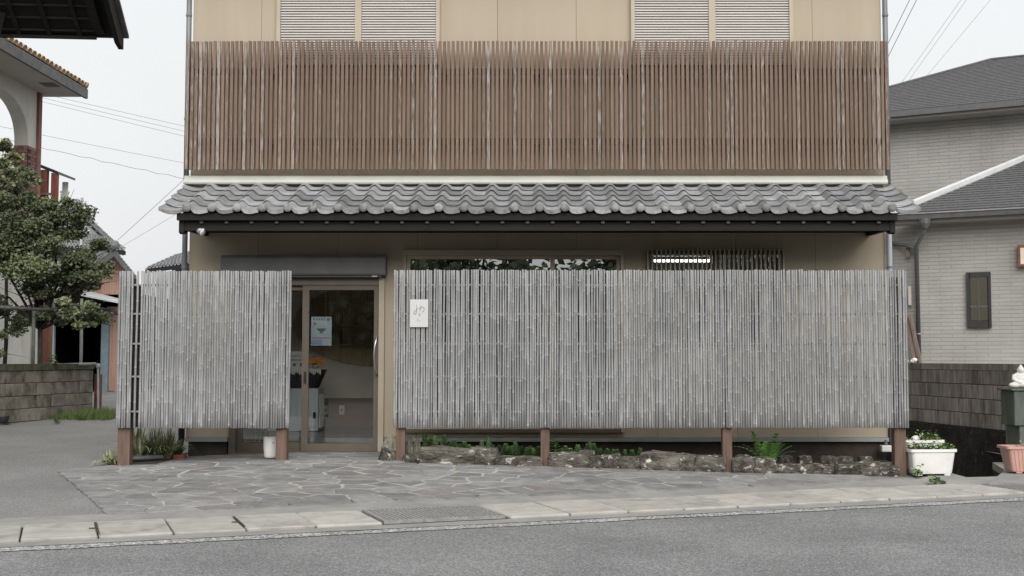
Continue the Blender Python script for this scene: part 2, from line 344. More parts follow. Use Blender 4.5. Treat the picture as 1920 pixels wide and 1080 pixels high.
# ------------------------------------------------------------------ mesh builder and object helpers
class MB:
    def __init__(s): s.v, s.f, s.t = [], [], []
    def add(s, vs, fs, tint=None):
        o = len(s.v); s.v += [tuple(v) for v in vs]; s.f += [tuple(i + o for i in f) for f in fs]
        s.t += (tint if isinstance(tint, list) else [tint or 0.0] * len(vs)); return s
    def box(s, x0, x1, y0, y1, z0, z1):
        return s.hexa([(x0, y0, z0), (x1, y0, z0), (x1, y1, z0), (x0, y1, z0), (x0, y0, z1), (x1, y0, z1), (x1, y1, z1), (x0, y1, z1)])
    def hexa(s, p):
        return s.add(p, [(3, 2, 1, 0), (4, 5, 6, 7), (0, 1, 5, 4), (1, 2, 6, 5), (2, 3, 7, 6), (3, 0, 4, 7)])
    def cbox(s, x0, x1, y0, y1, z0, z1, c=.004):          # box with chamfered edges
        X, Y, Z = (x0, x1), (y0, y1), (z0, z1); vs, idx = [], {}
        for i in (0, 1):
            for j in (0, 1):
                for k in (0, 1):
                    sx, sy, sz = (1 - 2 * i) * c, (1 - 2 * j) * c, (1 - 2 * k) * c
                    for a, p in enumerate([(X[i], Y[j] + sy, Z[k] + sz), (X[i] + sx, Y[j], Z[k] + sz), (X[i] + sx, Y[j] + sy, Z[k])]):
                        idx[i, j, k, a] = len(vs); vs.append(p)
        fs = []
        q = lambda *ks: tuple(idx[k] for k in ks)
        for i in (0, 1):
            fs.append(q((i, 0, 0, 0), (i, 1, 0, 0), (i, 1, 1, 0), (i, 0, 1, 0))); fs.append(q((0, i, 0, 1), (1, i, 0, 1), (1, i, 1, 1), (0, i, 1, 1)))
            fs.append(q((0, 0, i, 2), (1, 0, i, 2), (1, 1, i, 2), (0, 1, i, 2)))
            for j in (0, 1):
                fs.append(q((i, j, 0, 0), (i, j, 1, 0), (i, j, 1, 1), (i, j, 0, 1)))
                fs.append(q((i, 0, j, 0), (i, 1, j, 0), (i, 1, j, 2), (i, 0, j, 2)))
                fs.append(q((0, i, j, 1), (1, i, j, 1), (1, i, j, 2), (0, i, j, 2)))
                for k in (0, 1): fs.append(q((i, j, k, 0), (i, j, k, 1), (i, j, k, 2)))
        return s.add(vs, fs)
    def tube(s, path, r, n=8, cap=True, tint=None):
        path = [Vector(p) for p in path]; rs = r if isinstance(r, (list, tuple)) else [r] * len(path)
        vs, fs = [], []; ref = None
        for i, p in enumerate(path):
            d = (path[min(i + 1, len(path) - 1)] - path[max(i - 1, 0)]).normalized()
            if ref is None: ref = Vector((1, 0, 0)) if abs(d.x) < .9 else Vector((0, 1, 0))
            a = (ref - d * ref.dot(d)).normalized(); b = d.cross(a); ref = a
            for k in range(n):
                w = 2 * math.pi * k / n; vs.append(p + (a * math.cos(w) + b * math.sin(w)) * rs[i])
        for i in range(len(path) - 1):
            for k in range(n):
                k2 = (k + 1) % n; fs.append((i * n + k, i * n + k2, (i + 1) * n + k2, (i + 1) * n + k))
        if cap: fs.append(tuple(range(n - 1, -1, -1))); o = (len(path) - 1) * n; fs.append(tuple(range(o, o + n)))
        return s.add(vs, fs, tint)
    def lathe(s, prof, c=(0, 0, 0), n=20, sx=1, sy=1):
        vs, fs = [], []
        for r, z in prof:
            for k in range(n):
                w = 2 * math.pi * k / n; vs.append((c[0] + r * math.cos(w) * sx, c[1] + r * math.sin(w) * sy, c[2] + z))
        for i in range(len(prof) - 1):
            for k in range(n):
                k2 = (k + 1) % n; fs.append((i * n + k, i * n + k2, (i + 1) * n + k2, (i + 1) * n + k))
        fs.append(tuple(range(n - 1, -1, -1))); o = (len(prof) - 1) * n; fs.append(tuple(range(o, o + n)))
        return s.add(vs, fs)
    def prism(s, poly, vec):                               # closed solid from a 3-D polygon pushed along vec
        n = len(poly); vec = Vector(vec); vs = [Vector(p) for p in poly] + [Vector(p) + vec for p in poly]
        fs = [tuple(range(n - 1, -1, -1)), tuple(range(n, 2 * n))] + [(i, (i + 1) % n, n + (i + 1) % n, n + i) for i in range(n)]
        return s.add(vs, fs)
    def ball(s, c, r, n=10, sx=1, sy=1, sz=1):
        pr = [(math.sin(math.pi * i / n) * r + .0004, -math.cos(math.pi * i / n) * r * sz) for i in range(n + 1)]
        return s.lathe(pr, c, n + 4, sx, sy)
    def mesh(s, name, mat, smooth=False):
        me = bpy.data.meshes.new(name); me.from_pydata(s.v, [], s.f); me.update()
        if any(s.t):
            a = me.attributes.new('tint', 'FLOAT', 'POINT'); a.data.foreach_set('value', s.t)
        if smooth: me.polygons.foreach_set('use_smooth', [True] * len(me.polygons))
        me.materials.append(MATS[mat]); return me
    def build(s, name, mat, parent=None, smooth=False, loc=(0, 0, 0)):
        return put(name, s.mesh(name, mat, smooth), parent, loc)
    def fixnormals(s): return s
WL = {}
def put(name, me, parent=None, loc=(0, 0, 0), rot=None, scale=None):
    o = bpy.data.objects.new(name, me); COL.objects.link(o); o.location = loc
    if rot: o.rotation_euler = rot
    if scale: o.scale = scale
    if parent:
        o.parent = parent; o.matrix_parent_inverse = Matrix.Translation(-WL.get(parent.name, Vector((0, 0, 0))))
        WL[o.name] = WL.get(parent.name, Vector((0, 0, 0))) if me is not None and False else Vector(loc)
    else: WL[o.name] = Vector(loc)
    return o
def tag(o, label, cat, group=None):
    o['label'] = label; o['category'] = cat
    if group: o['group'] = group
    return o
def thing(name, label, cat, loc=(0, 0, 0), group=None):
    o = bpy.data.objects.new(name, None); COL.objects.link(o); o.location = loc; o.empty_display_size = .2
    WL[o.name] = Vector(loc); return tag(o, label, cat, group)
def struct(o): o['kind'] = 'structure'; return o
def stuff(o): o['kind'] = 'stuff'; return o
def fix(me):                                              # outward normals
    import bmesh
    bm = bmesh.new(); bm.from_mesh(me); bmesh.ops.recalc_face_normals(bm, faces=bm.faces); bm.to_mesh(me); bm.free(); return me
def uv_plane(me, e, up, o):
    uv = me.uv_layers.new(name='UVMap'); e, up, o = Vector(e), Vector(up), Vector(o)
    for lp in me.loops:
        p = me.vertices[lp.vertex_index].co - o; uv.data[lp.index].uv = (p.dot(e), p.dot(up))
def lerp(a, b, t): return a + (b - a) * t

# ------------------------------------------------------------------ ground, road, gutter, paving
E1, E2, KO = Vector((.9347, .3553)), Vector((-.3553, .9347)), Vector((0, -4.5))
def kerb(u, v): p = KO + E1 * u + E2 * v; return p.x, p.y          # along the road edge / towards the shop
def kv(x, y): d = Vector((x, y)) - KO; return d.dot(E1), d.dot(E2)
ZF = [(-30, .10), (-6, .14), (-4.27, .150), (-2.64, .203), (-1.41, .203), (.08, .163), (1.97, .098), (3.75, .073), (6, .05), (30, .05)]
def zf(x):
    for (a, za), (b, zb) in zip(ZF, ZF[1:]):
        if x <= b: return lerp(za, zb, max(0, (x - a) / (b - a)))
    return ZF[-1][1]
def sstep(t): t = max(0, min(1, t)); return t * t * (3 - 2 * t)
def gh(x, y):
    u, v = kv(x, y)
    if v <= 1.12: return 0.0
    if y < -1.2:
        ve = 3.085 - .3553 * x
        t = (v - 1.12) / max(.25, ve - 1.12); return zf(x) * min(1, t)
    z = zf(x)
    if v < 2.0: z *= (v - 1.12) / .88
    return z + .023 * (y + 1.2) * sstep((-4.1 - x) / 1.0) * (1 if y < 14 else 14 / max(14, y))
def axis(fine, step, far):
    a, b = fine; out = []; x = a
    while x <= b + 1e-6: out.append(round(x, 4)); x += step
    return [-far, -90, -45, -25, -16] + out + [16, 25, 45, 90, far]
DX0, DX1, DY0, DY1 = 4.02, 5.9, -1.8, 5.0                          # drainage ditch beside the right-hand wall
xs = sorted(set(axis((-12, 12), .25, 700) + [DX0, DX1])); ys = sorted(set(axis((-9, 15), .2, 700) + [DY0, DY1]))
m = MB(); ix = {}
for j, y in enumerate(ys):
    for i, x in enumerate(xs):
        ix[i, j] = len(m.v); m.v.append((x, y, gh(x, y))); m.t.append(0)
for j in range(len(ys) - 1):
    for i in range(len(xs) - 1):
        cx_, cy_ = (xs[i] + xs[i + 1]) / 2, (ys[j] + ys[j + 1]) / 2
        if DX0 < cx_ < DX1 and DY0 < cy_ < DY1: continue
        if -3.95 < cx_ < 3.95 and .1 < cy_ < 8 : continue
        m.f.append((ix[i, j], ix[i + 1, j], ix[i + 1, j + 1], ix[i, j + 1]))
struct(m.build('ground', 'driveway', smooth=True))

def strip(name, mat, u0, u1, v0, v1, dz, n=80, wob=0):
    m = MB()
    vs, fs = [], []
    for i in range(n + 1):
        u = lerp(u0, u1, i / n)
        for v in (v0, v1):
            vv = v + (wob * mnoise.noise((u * 3.1, v * 7, 0)) if wob else 0)
            x, y = kerb(u, vv); vs.append((x, y, gh(x, y) + dz))
    for i in range(n): fs.append((2 * i, 2 * i + 2, 2 * i + 3, 2 * i + 1))
    m.add(vs, fs); return struct(m.build(name, mat))
strip('road', 'asphalt', -60, 60, -6.5, .03, .004)
strip('road_edge_line', 'worn_line', -14, 14, -.11, .058, .009, 260, .03)
strip('gutter_kerb', 'concrete', -14, 14, .06, .27, .012, 200, .012)
strip('concrete_strip', 'concrete', -14, 14, 1.09, 1.56, .010, 90, .02)
gut = strip('gutter', 'joint', -14, 14, .26, 1.10, .006)
# gutter covers, one by one
sl = []
for k in range(3):
    m = MB()
    c = .006 + .003 * k
    m.cbox(-.2495, .2495, 0, .82, 0, .05, c)
    sl.append(fix(m.mesh('gutter_cover', 'gutter_slab')))
lift = {-7: 1, -5: 1, 5: 1, 3: 1}
ROTK = math.atan2(E1.y, E1.x)
for k in range(-17, 24):
    u = -1.14 + .51 * k + .255
    if k in (0, 1) or k in (12, 13, 14): continue
    x, y = kerb(u, .272)
    put('gutter_cover', sl[k % 3], gut, (x, y, -.018 + rng.uniform(-.003, .004)), (rng.uniform(-.004, .004) + .010 * min(1, max(0, (x + 1) / 4)), rng.uniform(-.006, .006), ROTK + rng.uniform(-.004, .004)))
# dark lifting slots between some covers
for k in (-4, -2):
    u = -1.14 + .51 * k
    m = MB()
    for (a, b, c, d) in ((-.009, .009, .40, 1.02), (-.055, -.009, .66, .70)):
        p = [kerb(u + a, c), kerb(u + b, c), kerb(u + b, d), kerb(u + a, d)]
        m.add([(q[0], q[1], .0365) for q in p], [(0, 1, 2, 3)])
    m.build('lifting_slot', 'joint', gut)
def grate(u0, u1, v0, v1, label):
    x, y = kerb(u0, v0)
    g = thing('drain_grate', label, 'drain grate', (x, y, .01), 'steel drain gratings in the gutter')
    def bar(m, a, b, c, d, z0, z1):
        p = [kerb(a, c), kerb(b, c), kerb(b, d), kerb(a, d)]
        m.hexa([(q[0], q[1], z0) for q in p] + [(q[0], q[1], z1) for q in p])
    m = MB(); bar(m, u0, u1, v0, v0 + .03, .008, .034); bar(m, u0, u1, v1 - .03, v1, .008, .034)
    bar(m, u0, u0 + .025, v0 + .03, v1 - .03, .008, .034); bar(m, u1 - .025, u1, v0 + .03, v1 - .03, .008, .034)
    m.build('frame', 'grate_steel', g)
    n = int((v1 - v0 - .06) / .075)
    for i in range(1, n + 1):
        m = MB(); v = v0 + .03 + (v1 - v0 - .06) * i / (n + 1); bar(m, u0 + .025, u1 - .025, v - .013, v + .013, .010, .032); m.build('bearing_bar', 'grate_steel', g)
    n = int((u1 - u0 - .05) / .036); m = MB()
    for i in range(1, n + 1):
        u = u0 + .025 + (u1 - u0 - .05) * i / (n + 1); bar(m, u - .007, u + .007, v0 + .03, v1 - .03, .012, .0355)
    stuff(m.build('cross_bars', 'grate_steel', g))
grate(-1.12, -.14, .34, 1.09, 'steel drain grating in the gutter in front of the shop door')
grate(4.98, 6.48, .30, 1.06, 'long steel drain grating near the pink planter')

# ---- crazy paving
def clip(poly, px, py, nx, ny):                                    # keep the side where (p-P).n <= 0
    out = []
    for i in range(len(poly)):
        a, b = poly[i], poly[(i + 1) % len(poly)]
        da, db = (a[0] - px) * nx + (a[1] - py) * ny, (b[0] - px) * nx + (b[1] - py) * ny
        if da <= 0: out.append(a)
        if da * db < 0: t = da / (da - db); out.append((a[0] + (b[0] - a[0]) * t, a[1] + (b[1] - a[1]) * t))
    return out
PF = [(-3.40, -4.15), (2.25, -2.02), (2.6, -1.34), (-1.30, -1.34), (-1.33, -1.02), (-1.72, -1.0), (-1.72, -.06), (-3.46, -.06), (-3.93, -.0), (-3.97, -.55), (-4.46, -1.15), (-4.476, -2.197)]
def inside(p, poly):
    c = False
    for i in range(len(poly)):
        (x1, y1), (x2, y2) = poly[i], poly[i - 1]
        if (y1 > p[1]) != (y2 > p[1]) and p[0] < (x2 - x1) * (p[1] - y1) / (y2 - y1) + x1: c = not c
    return c
m = MB(); st_ = .12; grid = {}
gx = [-4.5 + st_ * i for i in range(62)]; gy = [-4.3 + st_ * i for i in range(37)]
for i, x in enumerate(gx):
    for j, y in enumerate(gy):
        grid[i, j] = len(m.v); m.v.append((x, y, gh(x, y) + .0155)); m.t.append(0)
for i in range(len(gx) - 1):
    for j in range(len(gy) - 1):
        if all(inside((gx[i + a], gy[j + b]), PF) for a in (0, 1) for b in (0, 1)): m.f.append((grid[i, j], grid[i + 1, j], grid[i + 1, j + 1], grid[i, j + 1]))
pave = struct(m.build('paving', 'mortar', smooth=True))
pr = random.Random(21); seeds = []
tries = 0
while tries < 9000 and len(seeds) < 230:
    tries += 1
    p = (pr.uniform(-4.6, 2.8), pr.uniform(-4.4, 0))
    if not inside(p, PF): continue
    dmin = pr.choice((.17, .22, .27, .33))
    if all((p[0] - q[0]) ** 2 * .55 + (p[1] - q[1]) ** 2 > dmin ** 2 for q in seeds): seeds.append(p)
convex_cuts = [(-3.374, -4.26, -.3553 * -1 * -1, 0)]
for s_ in seeds:
    poly = [(s_[0] - .9, s_[1] - .9), (s_[0] + .9, s_[1] - .9), (s_[0] + .9, s_[1] + .9), (s_[0] - .9, s_[1] + .9)]
    for q in seeds:
        if q is s_ or abs(q[0] - s_[0]) > 1.6 or abs(q[1] - s_[1]) > 1.4: continue
        # distances are measured squeezed in x, so the stones come out wider than deep
        wx = .55
        dx, dy = (q[0] - s_[0]) * wx, q[1] - s_[1]; L = math.hypot(dx, dy)
        poly = clip(poly, (q[0] + s_[0]) / 2, (q[1] + s_[1]) / 2, dx / L, dy / L)
        if len(poly) < 3: break
    if len(poly) < 3: continue
    # paving outline: front, left, back edges and the bits taken by the fence posts line
    poly = clip(poly, *kerb(0, 1.49), .3553, -.9347)
    lx, ly = -4.476 + 3.374, -2.197 + 4.26; ln = math.hypot(lx, ly)
    poly = clip(poly, -3.374, -4.26, -ly / ln, lx / ln) if poly else poly
    if s_[0] > -1.4: poly = clip(poly, 0, -1.33, 0, 1)
    if s_[0] > -1.9 and s_[1] > -1.3: poly = clip(poly, -1.35, 0, 1, 0)
    poly = clip(poly, 0, -.05, 0, 1) if poly else poly
    if s_[0] < -3.6: poly = clip(poly, -3.97, -.55, -.774, .632)
    if len(poly) < 3: continue
    # split long edges and jitter for a hand-broken outline, then pull back for the joint
    cx_ = sum(p[0] for p in poly) / len(poly); cy_ = sum(p[1] for p in poly) / len(poly)
    ring = []
    for i in range(len(poly)):
        a, b = poly[i], poly[(i + 1) % len(poly)]; L = math.hypot(b[0] - a[0], b[1] - a[1])
        if L < .025: continue
        k = 1 if L < .12 else (2 if L < .3 else 3)
        for t in range(k):
            x, y = lerp(a[0], b[0], t / k), lerp(a[1], b[1], t / k); j = .014 if t else .008
            ring.append((x + pr.uniform(-j, j), y + pr.uniform(-j, j)))
    if len(ring) < 3: continue
    g0 = pr.choice((.008, .011, .015, .021)) * (1.0 if s_[0] < -.2 and s_[1] > -2.9 else .6)
    def shrink(rg, d):
        o = []
        for x, y in rg:
            L = math.hypot(x - cx_, y - cy_) or 1; k = max(.2, (L - d) / L); o.append((cx_ + (x - cx_) * k, cy_ + (y - cy_) * k))
        return o
    r0, r1 = shrink(ring, g0), shrink(ring, g0 + .007)
    h = pr.uniform(.0175, .0205); tx, ty = pr.uniform(-.004, .004), pr.uniform(-.004, .004)
    n = len(ring); m = MB(); dzt = lambda x, y: (x - cx_) * tx + (y - cy_) * ty
    vs = [(x, y, gh(x, y) + .002) for x, y in r0] + [(x, y, gh(x, y) + h - .004 + dzt(x, y)) for x, y in r0] + [(x, y, gh(x, y) + h + dzt(x, y)) for x, y in r1]
    fs = [(i, (i + 1) % n, n + (i + 1) % n, n + i) for i in range(n)] + [(n + i, n + (i + 1) % n, 2 * n + (i + 1) % n, 2 * n + i) for i in range(n)] + [tuple(range(2 * n, 3 * n))]
    m.add(vs, fs); m.build('flagstone', 'flagstone_red' if pr.random() < .09 else 'flagstone', pave)

# ---- ditch and bank on the right
m = MB()
m.box(DX0 - .05, DX1, DY0 - .02, DY1, -1.05, -.98)                                    # floor
m.box(DX0 - .06, DX0 - .002, DY0, .3, -.98, -.03)
m.box(DX0 - .06, DX1, DY0 - .06, DY0 - .002, -.98, -.02)
m.box(DX0, DX1, DY1, DY1 + .06, -.98, .5)
struct(m.build('ditch', 'black_moss'))
m = MB()
bank = [(4.44, DY0 - .001), (DX1 + .01, DY0 - .001), (DX1 + .01, .66), (5.36, .66), (5.14, -.3), (5.02, -.6)]
m.prism([(x, y, -.03) for x, y in bank], (0, 0, .08)); me = fix(m.mesh('concrete_bank', 'concrete')); struct(put('concrete_bank', me))
m = MB(); m.prism([(x, y, -.98) for x, y in bank], (0, 0, .948)); me = fix(m.mesh('ditch_wall', 'black_moss')); struct(put('ditch_wall', me))

m = MB(); m.box(DX0 - .004, 4.36, DY0 - .004, -.965, -.04, .066); m.build('concrete_bridge', 'concrete')['kind'] = 'structure'
# planting bed soil behind the stones
m = MB()
vs, fs = [], []
nx = 40
for i in range(nx + 1):
    x = lerp(-1.33, 3.9, i / nx)
    for y, d in ((-1.12, .07), (-.8, .09), (-.45, .10), (-.02, .09)): vs.append((x, y, zf(x) + d - .03 + .02 * mnoise.noise((x * 4, y * 4, 1))))
for i in range(nx):
    for j in range(3): fs.append((i * 4 + j, (i + 1) * 4 + j, (i + 1) * 4 + j + 1, i * 4 + j + 1))
m.add(vs, fs); struct(m.build('planting_bed', 'soil', smooth=True))
m = MB(); vs, fs = [], []
for i in range(15):
    x = lerp(-4.5, -3.94, i / 14)
    for y in (-1.15, -.7, -.3, .3): vs.append((x, y, gh(x, y) + .03 + .02 * mnoise.noise((x * 5, y * 5, 3))))
for i in range(14):
    for j in range(3): fs.append((i * 4 + j, (i + 1) * 4 + j, (i + 1) * 4 + j + 1, i * 4 + j + 1))
m.add(vs, fs); struct(m.build('planting_bed', 'soil', smooth=True))

# ------------------------------------------------------------------ the shop building
BX0, BX1, BTOP, BDEEP = -3.955, 3.955, 6.2, 8.0
shop = thing('shop_building', 'beige two-storey shop with brown slat screen and grey tiled canopy roof', 'building', (0, 0, .2))
JX = [-3.17 + .905 * k for k in range(8)]
def panels(z0, z1, holes, y0=0.0, y1=.05, name='siding_panel'):
    cols = sorted(set([BX0, BX1] + JX + [h[0] for h in holes] + [h[1] for h in holes]))
    isj = lambda x: any(abs(x - j) < 1e-5 for j in JX)
    for a, b in zip(cols, cols[1:]):
        if b - a < .01: continue
        cuts = [(z0, z1)]
        for hx0, hx1, hz0, hz1 in holes:
            if hx0 < (a + b) / 2 < hx1:
                nc = []
                for c0, c1 in cuts:
                    if hz0 > c0: nc.append((c0, min(c1, hz0)))
                    if hz1 < c1: nc.append((max(c0, hz1), c1))
                    if hz1 <= c0 or hz0 >= c1: nc.append((c0, c1))
                cuts = nc
        for c0, c1 in cuts:
            if c1 - c0 < .01: continue
            m = MB(); m.box(a + (.0018 if isj(a) else 0), b - (.0018 if isj(b) else 0), y0, y1, c0, c1); m.build(name, 'siding', shop)
D0, D1 = -3.47, -1.727            # door opening
W0, W1 = -1.52, .985              # tall window
L0, L1 = 1.24, 2.80               # lattice window
panels(.385, 3.36, [(D0, D1, .385, 2.44), (W0, W1, .44, 2.50), (L0, L1, 1.45, 2.49)])
panels(3.36, BTOP, [(-2.985, -1.115, 4.62, 6.0), (1.075, 2.935, 4.62, 6.0)], -.006, .05)
m = MB(); m.box(BX0 + .02, BX1 - .02, .052, .06, .385, BTOP)        # dark sheathing seen in the joints, cut at the openings
m = MB()
for a, b, c, d in ((BX0 + .02, D0, .2, BTOP), (D0, D1, 2.44, BTOP), (D1, W0, .2, BTOP), (W0, W1, .2, .44), (W0, W1, 2.5, BTOP), (W1, L0, .2, BTOP), (L0, L1, .2, 1.45), (L0, L1, 2.49, BTOP), (L1, BX1 - .02, .2, BTOP)):
    m.box(a, b, .052, .14, c, d)
m.build('wall_core', 'joint', shop)
m = MB(); m.box(BX0, BX0 + .12, .142, BDEEP, .2, BTOP); m.build('side_wall', 'siding', shop)
m = MB(); m.box(BX1 - .12, BX1, .142, BDEEP, .2, BTOP); m.build('side_wall', 'siding', shop)
m = MB(); m.box(BX0 + .12, BX1 - .12, BDEEP - .12, BDEEP, .2, BTOP); m.build('back_wall', 'siding', shop)
m = MB(); m.box(BX0 - .3, BX1 + .3, -.6, BDEEP + .3, BTOP + .002, BTOP + .15); m.build('flat_roof', 'dark_wood', shop)
m = MB(); m.box(BX0 + .12, BX1 - .12, .142, BDEEP - .12, 2.66, 2.8); m.build('ceiling', 'inner_ceiling', shop)
m = MB(); m.box(BX0 + .12, BX1 - .12, .142, BDEEP - .12, .05, .213); m.box(D0, D1, -.04, .141, .05, .1995); m.build('floor_slab', 'inner_floor', shop)
# foundation (a little recessed) and base flashing
for a, b in ((BX0 + .02, D0 - .03), (D1 + .03, BX1 - .02)):
    m = MB(); m.box(a, b, .02, .12, -.1, .36); m.build('foundation', 'foundation', shop)
    m = MB(); m.prism([(a - .02, .05, .388), (a - .02, -.04, .378), (a - .02, -.04, .336), (a - .02, .05, .336)], (b - a + .04, 0, 0)); m.build('base_flashing', 'base_flashing', shop)
# gutter flashing above the tile roof
m = MB()
prof = [(-.008, 3.245), (-.10, 3.245), (-.112, 3.26), (-.112, 3.287), (-.10, 3.295), (-.085, 3.298), (-.085, 3.325), (-.07, 3.342), (-.008, 3.345)]
m.prism([(BX0 - .05, y, z) for y, z in prof], (BX1 - BX0 + .07, 0, 0)); put('roof_flashing', fix(m.mesh('roof_flashing', 'flashing')), shop)

# ---- tiled canopy
SL = R(21.4); TP, TX0 = .2652, -3.686
canopy = MB(); canopy.prism([(-3.78, -1.02, 2.775), (-3.78, -.01, 3.175), (-3.78, -.01, 3.10), (-3.78, -.99, 2.715)], (7.56, 0, 0))
canopy = put('tiled_canopy', fix(canopy.mesh('tiled_canopy', 'dark_wood')), shop)
def tprof(u):
    pts = [(-.27, -.008), (-.24, -.004), (-.09, .036), (-.05, .042), (.05, .042), (.09, .036), (.25, -.006), (.30, -.011), (.42, -.015), (.56, -.015), (.66, -.012), (.73, -.008)]
    for (a, za), (b, zb) in zip(pts, pts[1:]):
        if u <= b: return lerp(za, zb, max(0, (u - a) / (b - a)))
    return -.008
def tile_mesh(kind):
    m = MB(); L = .292; th = .013
    if kind in ('field', 'eave'): us = [-.27, -.24, -.09, -.05, .05, .09, .25, .30, .42, .56, .66, .73]; prof = [(u * TP, tprof(u)) for u in us]
    elif kind == 'left': prof = [(-.30, .022), (-.28, .005), (-.24, -.012), (-.18, -.024), (-.13, -.025), (-.09, -.018), (-.05, 0)]
    else: prof = [(u * TP, tprof(u)) for u in (-.27, -.24, -.09, -.05, .05, .09, .25)] + [(.09, -.018), (.13, -.025), (.18, -.024), (.24, -.012), (.28, .005), (.30, .022)]
    n = len(prof); vs = []
    for y in (0, L):
        vs += [(x, y, z) for x, z in prof] + [(x, y, z - th) for x, z in prof]
    fs = []
    for i in range(n - 1):
        fs += [(i, i + 1, 2 * n + i + 1, 2 * n + i), (n + i + 1, n + i, 3 * n + i, 3 * n + i + 1), (i + 1, i, n + i, n + i + 1)]
    fs += [(0, 2 * n, 3 * n, n), (n - 1, 2 * n - 1, 4 * n - 1, 3 * n - 1)]
    m.add(vs, fs); return fix(m.mesh('roof_tile', 'tile', True))
TM = {k: tile_mesh(k) for k in ('field', 'left', 'right')}
for k_ in TM.values():
    k_.polygons.foreach_set('use_smooth', [False for p in k_.polygons])
# eave front: curved drop face in the trough
def eave_front(us, x_of):
    m = MB(); top = [x_of(u) for u in us]; n = len(top)
    low = [(x, z - .030 - .010 * math.sin(math.pi * i / (n - 1))) for i, (x, z) in enumerate(top)]
    vs = [(x, -.012, z) for x, z in top] + [(x, -.012, z) for x, z in low] + [(x, .012, z) for x, z in top] + [(x, .012, z) for x, z in low]
    fs = []
    for i in range(n - 1): fs += [(i, i + 1, n + i + 1, n + i), (2 * n + i, 3 * n + i, 3 * n + i + 1, 2 * n + i + 1), (n + i, n + i + 1, 3 * n + i + 1, 3 * n + i), (i, 2 * n + i, 2 * n + i + 1, i + 1)]
    fs += [(0, n, 3 * n, 2 * n), (n - 1, 3 * n - 1, 4 * n - 1, 2 * n - 1)]
    m.add(vs, fs); return fix(m.mesh('eave_face', 'tile_end'))
EF = eave_front([.16, .22, .28, .38, .5, .6, .7, .78, .84], lambda u: (u * TP, tprof(u)))
EL = eave_front([0, .2, .4, .6, .8, 1], lambda u: (-.30 + .26 * u, -.025 * math.sin(math.pi * u) + .012 * (1 - u)))
ER = eave_front([0, .2, .4, .6, .8, 1], lambda u: (.045 + .255 * u, -.025 * math.sin(math.pi * u) + .012 * u))
md = MB(); md.lathe([(.012, -.02), (.036, -.02), (.044, -.014), (.046, .0), (.044, .03), (.01, .03)], n=14); DISC = md.mesh('round_eave_end', 'tile_end', True)
ZE, YE = 2.845, -1.085
for row in range(5):
    s0 = row * .233
    y, z = YE + s0 * math.cos(SL), ZE + s0 * math.sin(SL)
    ang = SL - .105
    for k in range(-1, 29):
        kind = 'left' if k < 0 else ('right' if k == 28 else 'field')
        x = TX0 + TP * max(0, k)
        o = put('roof_tile', TM[kind], canopy, (x + rng.uniform(-.002, .002), y + rng.uniform(-.003, .003), z + rng.uniform(-.0015, .0015)), (ang + rng.uniform(-.006, .006), rng.uniform(-.01, .01), rng.uniform(-.006, .006)))
        if row == 0:
            put('eave_face', EL if k < 0 else (ER if k == 28 else EF), canopy, (x, y - .004, z - .003))
            if k >= 0: put('round_eave_end', DISC, canopy, (x, y - .012, z + .008), (R(90), 0, rng.uniform(-.1, .1)))
# eave carpentry: tilting fillet, fascia, soffit, verge boards, rafter ends
m = MB(); m.box(-3.80, 3.80, -1.07, -1.022, 2.725, 2.80); m.build('tilting_fillet', 'dark_wood', shop)
m = MB(); m.box(-3.735, 3.735, -1.005, -.965, 2.62, 2.716); m.build('fascia_board', 'dark_wood', shop)
m = MB(); m.box(-3.735, 3.735, -.963, -.01, 2.695, 2.712); m.build('soffit', 'dark_wood', shop)
for x0, x1 in ((-3.79, -3.737), (3.737, 3.79)):
    m = MB(); m.prism([(x0, -1.018, 2.60), (x0, -1.018, 2.722), (x0, -.01, 3.09), (x0, -.01, 2.66), (x0, -.80, 2.64), (x0, -.96, 2.585)], (x1 - x0, 0, 0))
    put('verge_board', fix(m.mesh('verge_board', 'dark_wood')), shop)
m = MB(); m.box(-.018, .018, -.03, .0, -.028, .0); clip_me = m.mesh('rafter_end', 'window_dark')
for k in range(28): put('rafter_end', clip_me, shop, (TX0 + TP * (k + .52), -1.0055, 2.722))

# ---- slat screen on the upper floor
screen = MB()
for z in (4.52, 3.72): screen.box(-3.93, 3.93, -.165, -.135, z - .035, z + .035)
screen = screen.build('slat_screen', 'foundation', shop)
for x in (-3.0, -1.05, 0, 1.05, 2.95):
    for z in (4.52, 3.72):
        m = MB(); m.box(x - .03, x + .03, -.134, -.007, z - .03, z + .03); m.build('bracket', 'dark_inside', screen)
ns = 158; z0s, z1s = 3.395, 4.862
slv = []
for k in range(4):
    m = MB(); bx = rng.uniform(-.0015, .0015)
    m.hexa([(-.0158, -.034, 0), (.0158, -.034, 0), (.0158, 0, 0), (-.0158, 0, 0), (-.0158 + bx, -.034, 1.466), (.0158 + bx, -.034, 1.466), (.0158 + bx, 0, 1.466), (-.0158 + bx, 0, 1.466)])
    slv.append(m.mesh('slat', 'slat_brown'))
wr = random.Random(5)
for k in range(ns + 1):
    x = lerp(-3.957, 3.957, k / ns)
    o = put('slat', slv[k % 4], screen, (x + wr.uniform(-.002, .002), -.1655, z0s + wr.uniform(-.004, .004)), (0, wr.uniform(-.0012, .0012), wr.uniform(-.03, .03)))
    base = .18 + .35 * max(0, 1 - k / 22) + .25 * max(0, 1 - (ns - k) / 18)
    w = -.06 + base * 1.0 + (wr.random() ** 4) * .72
    o.color = (max(0, min(1, w)), 0, 0, 1)

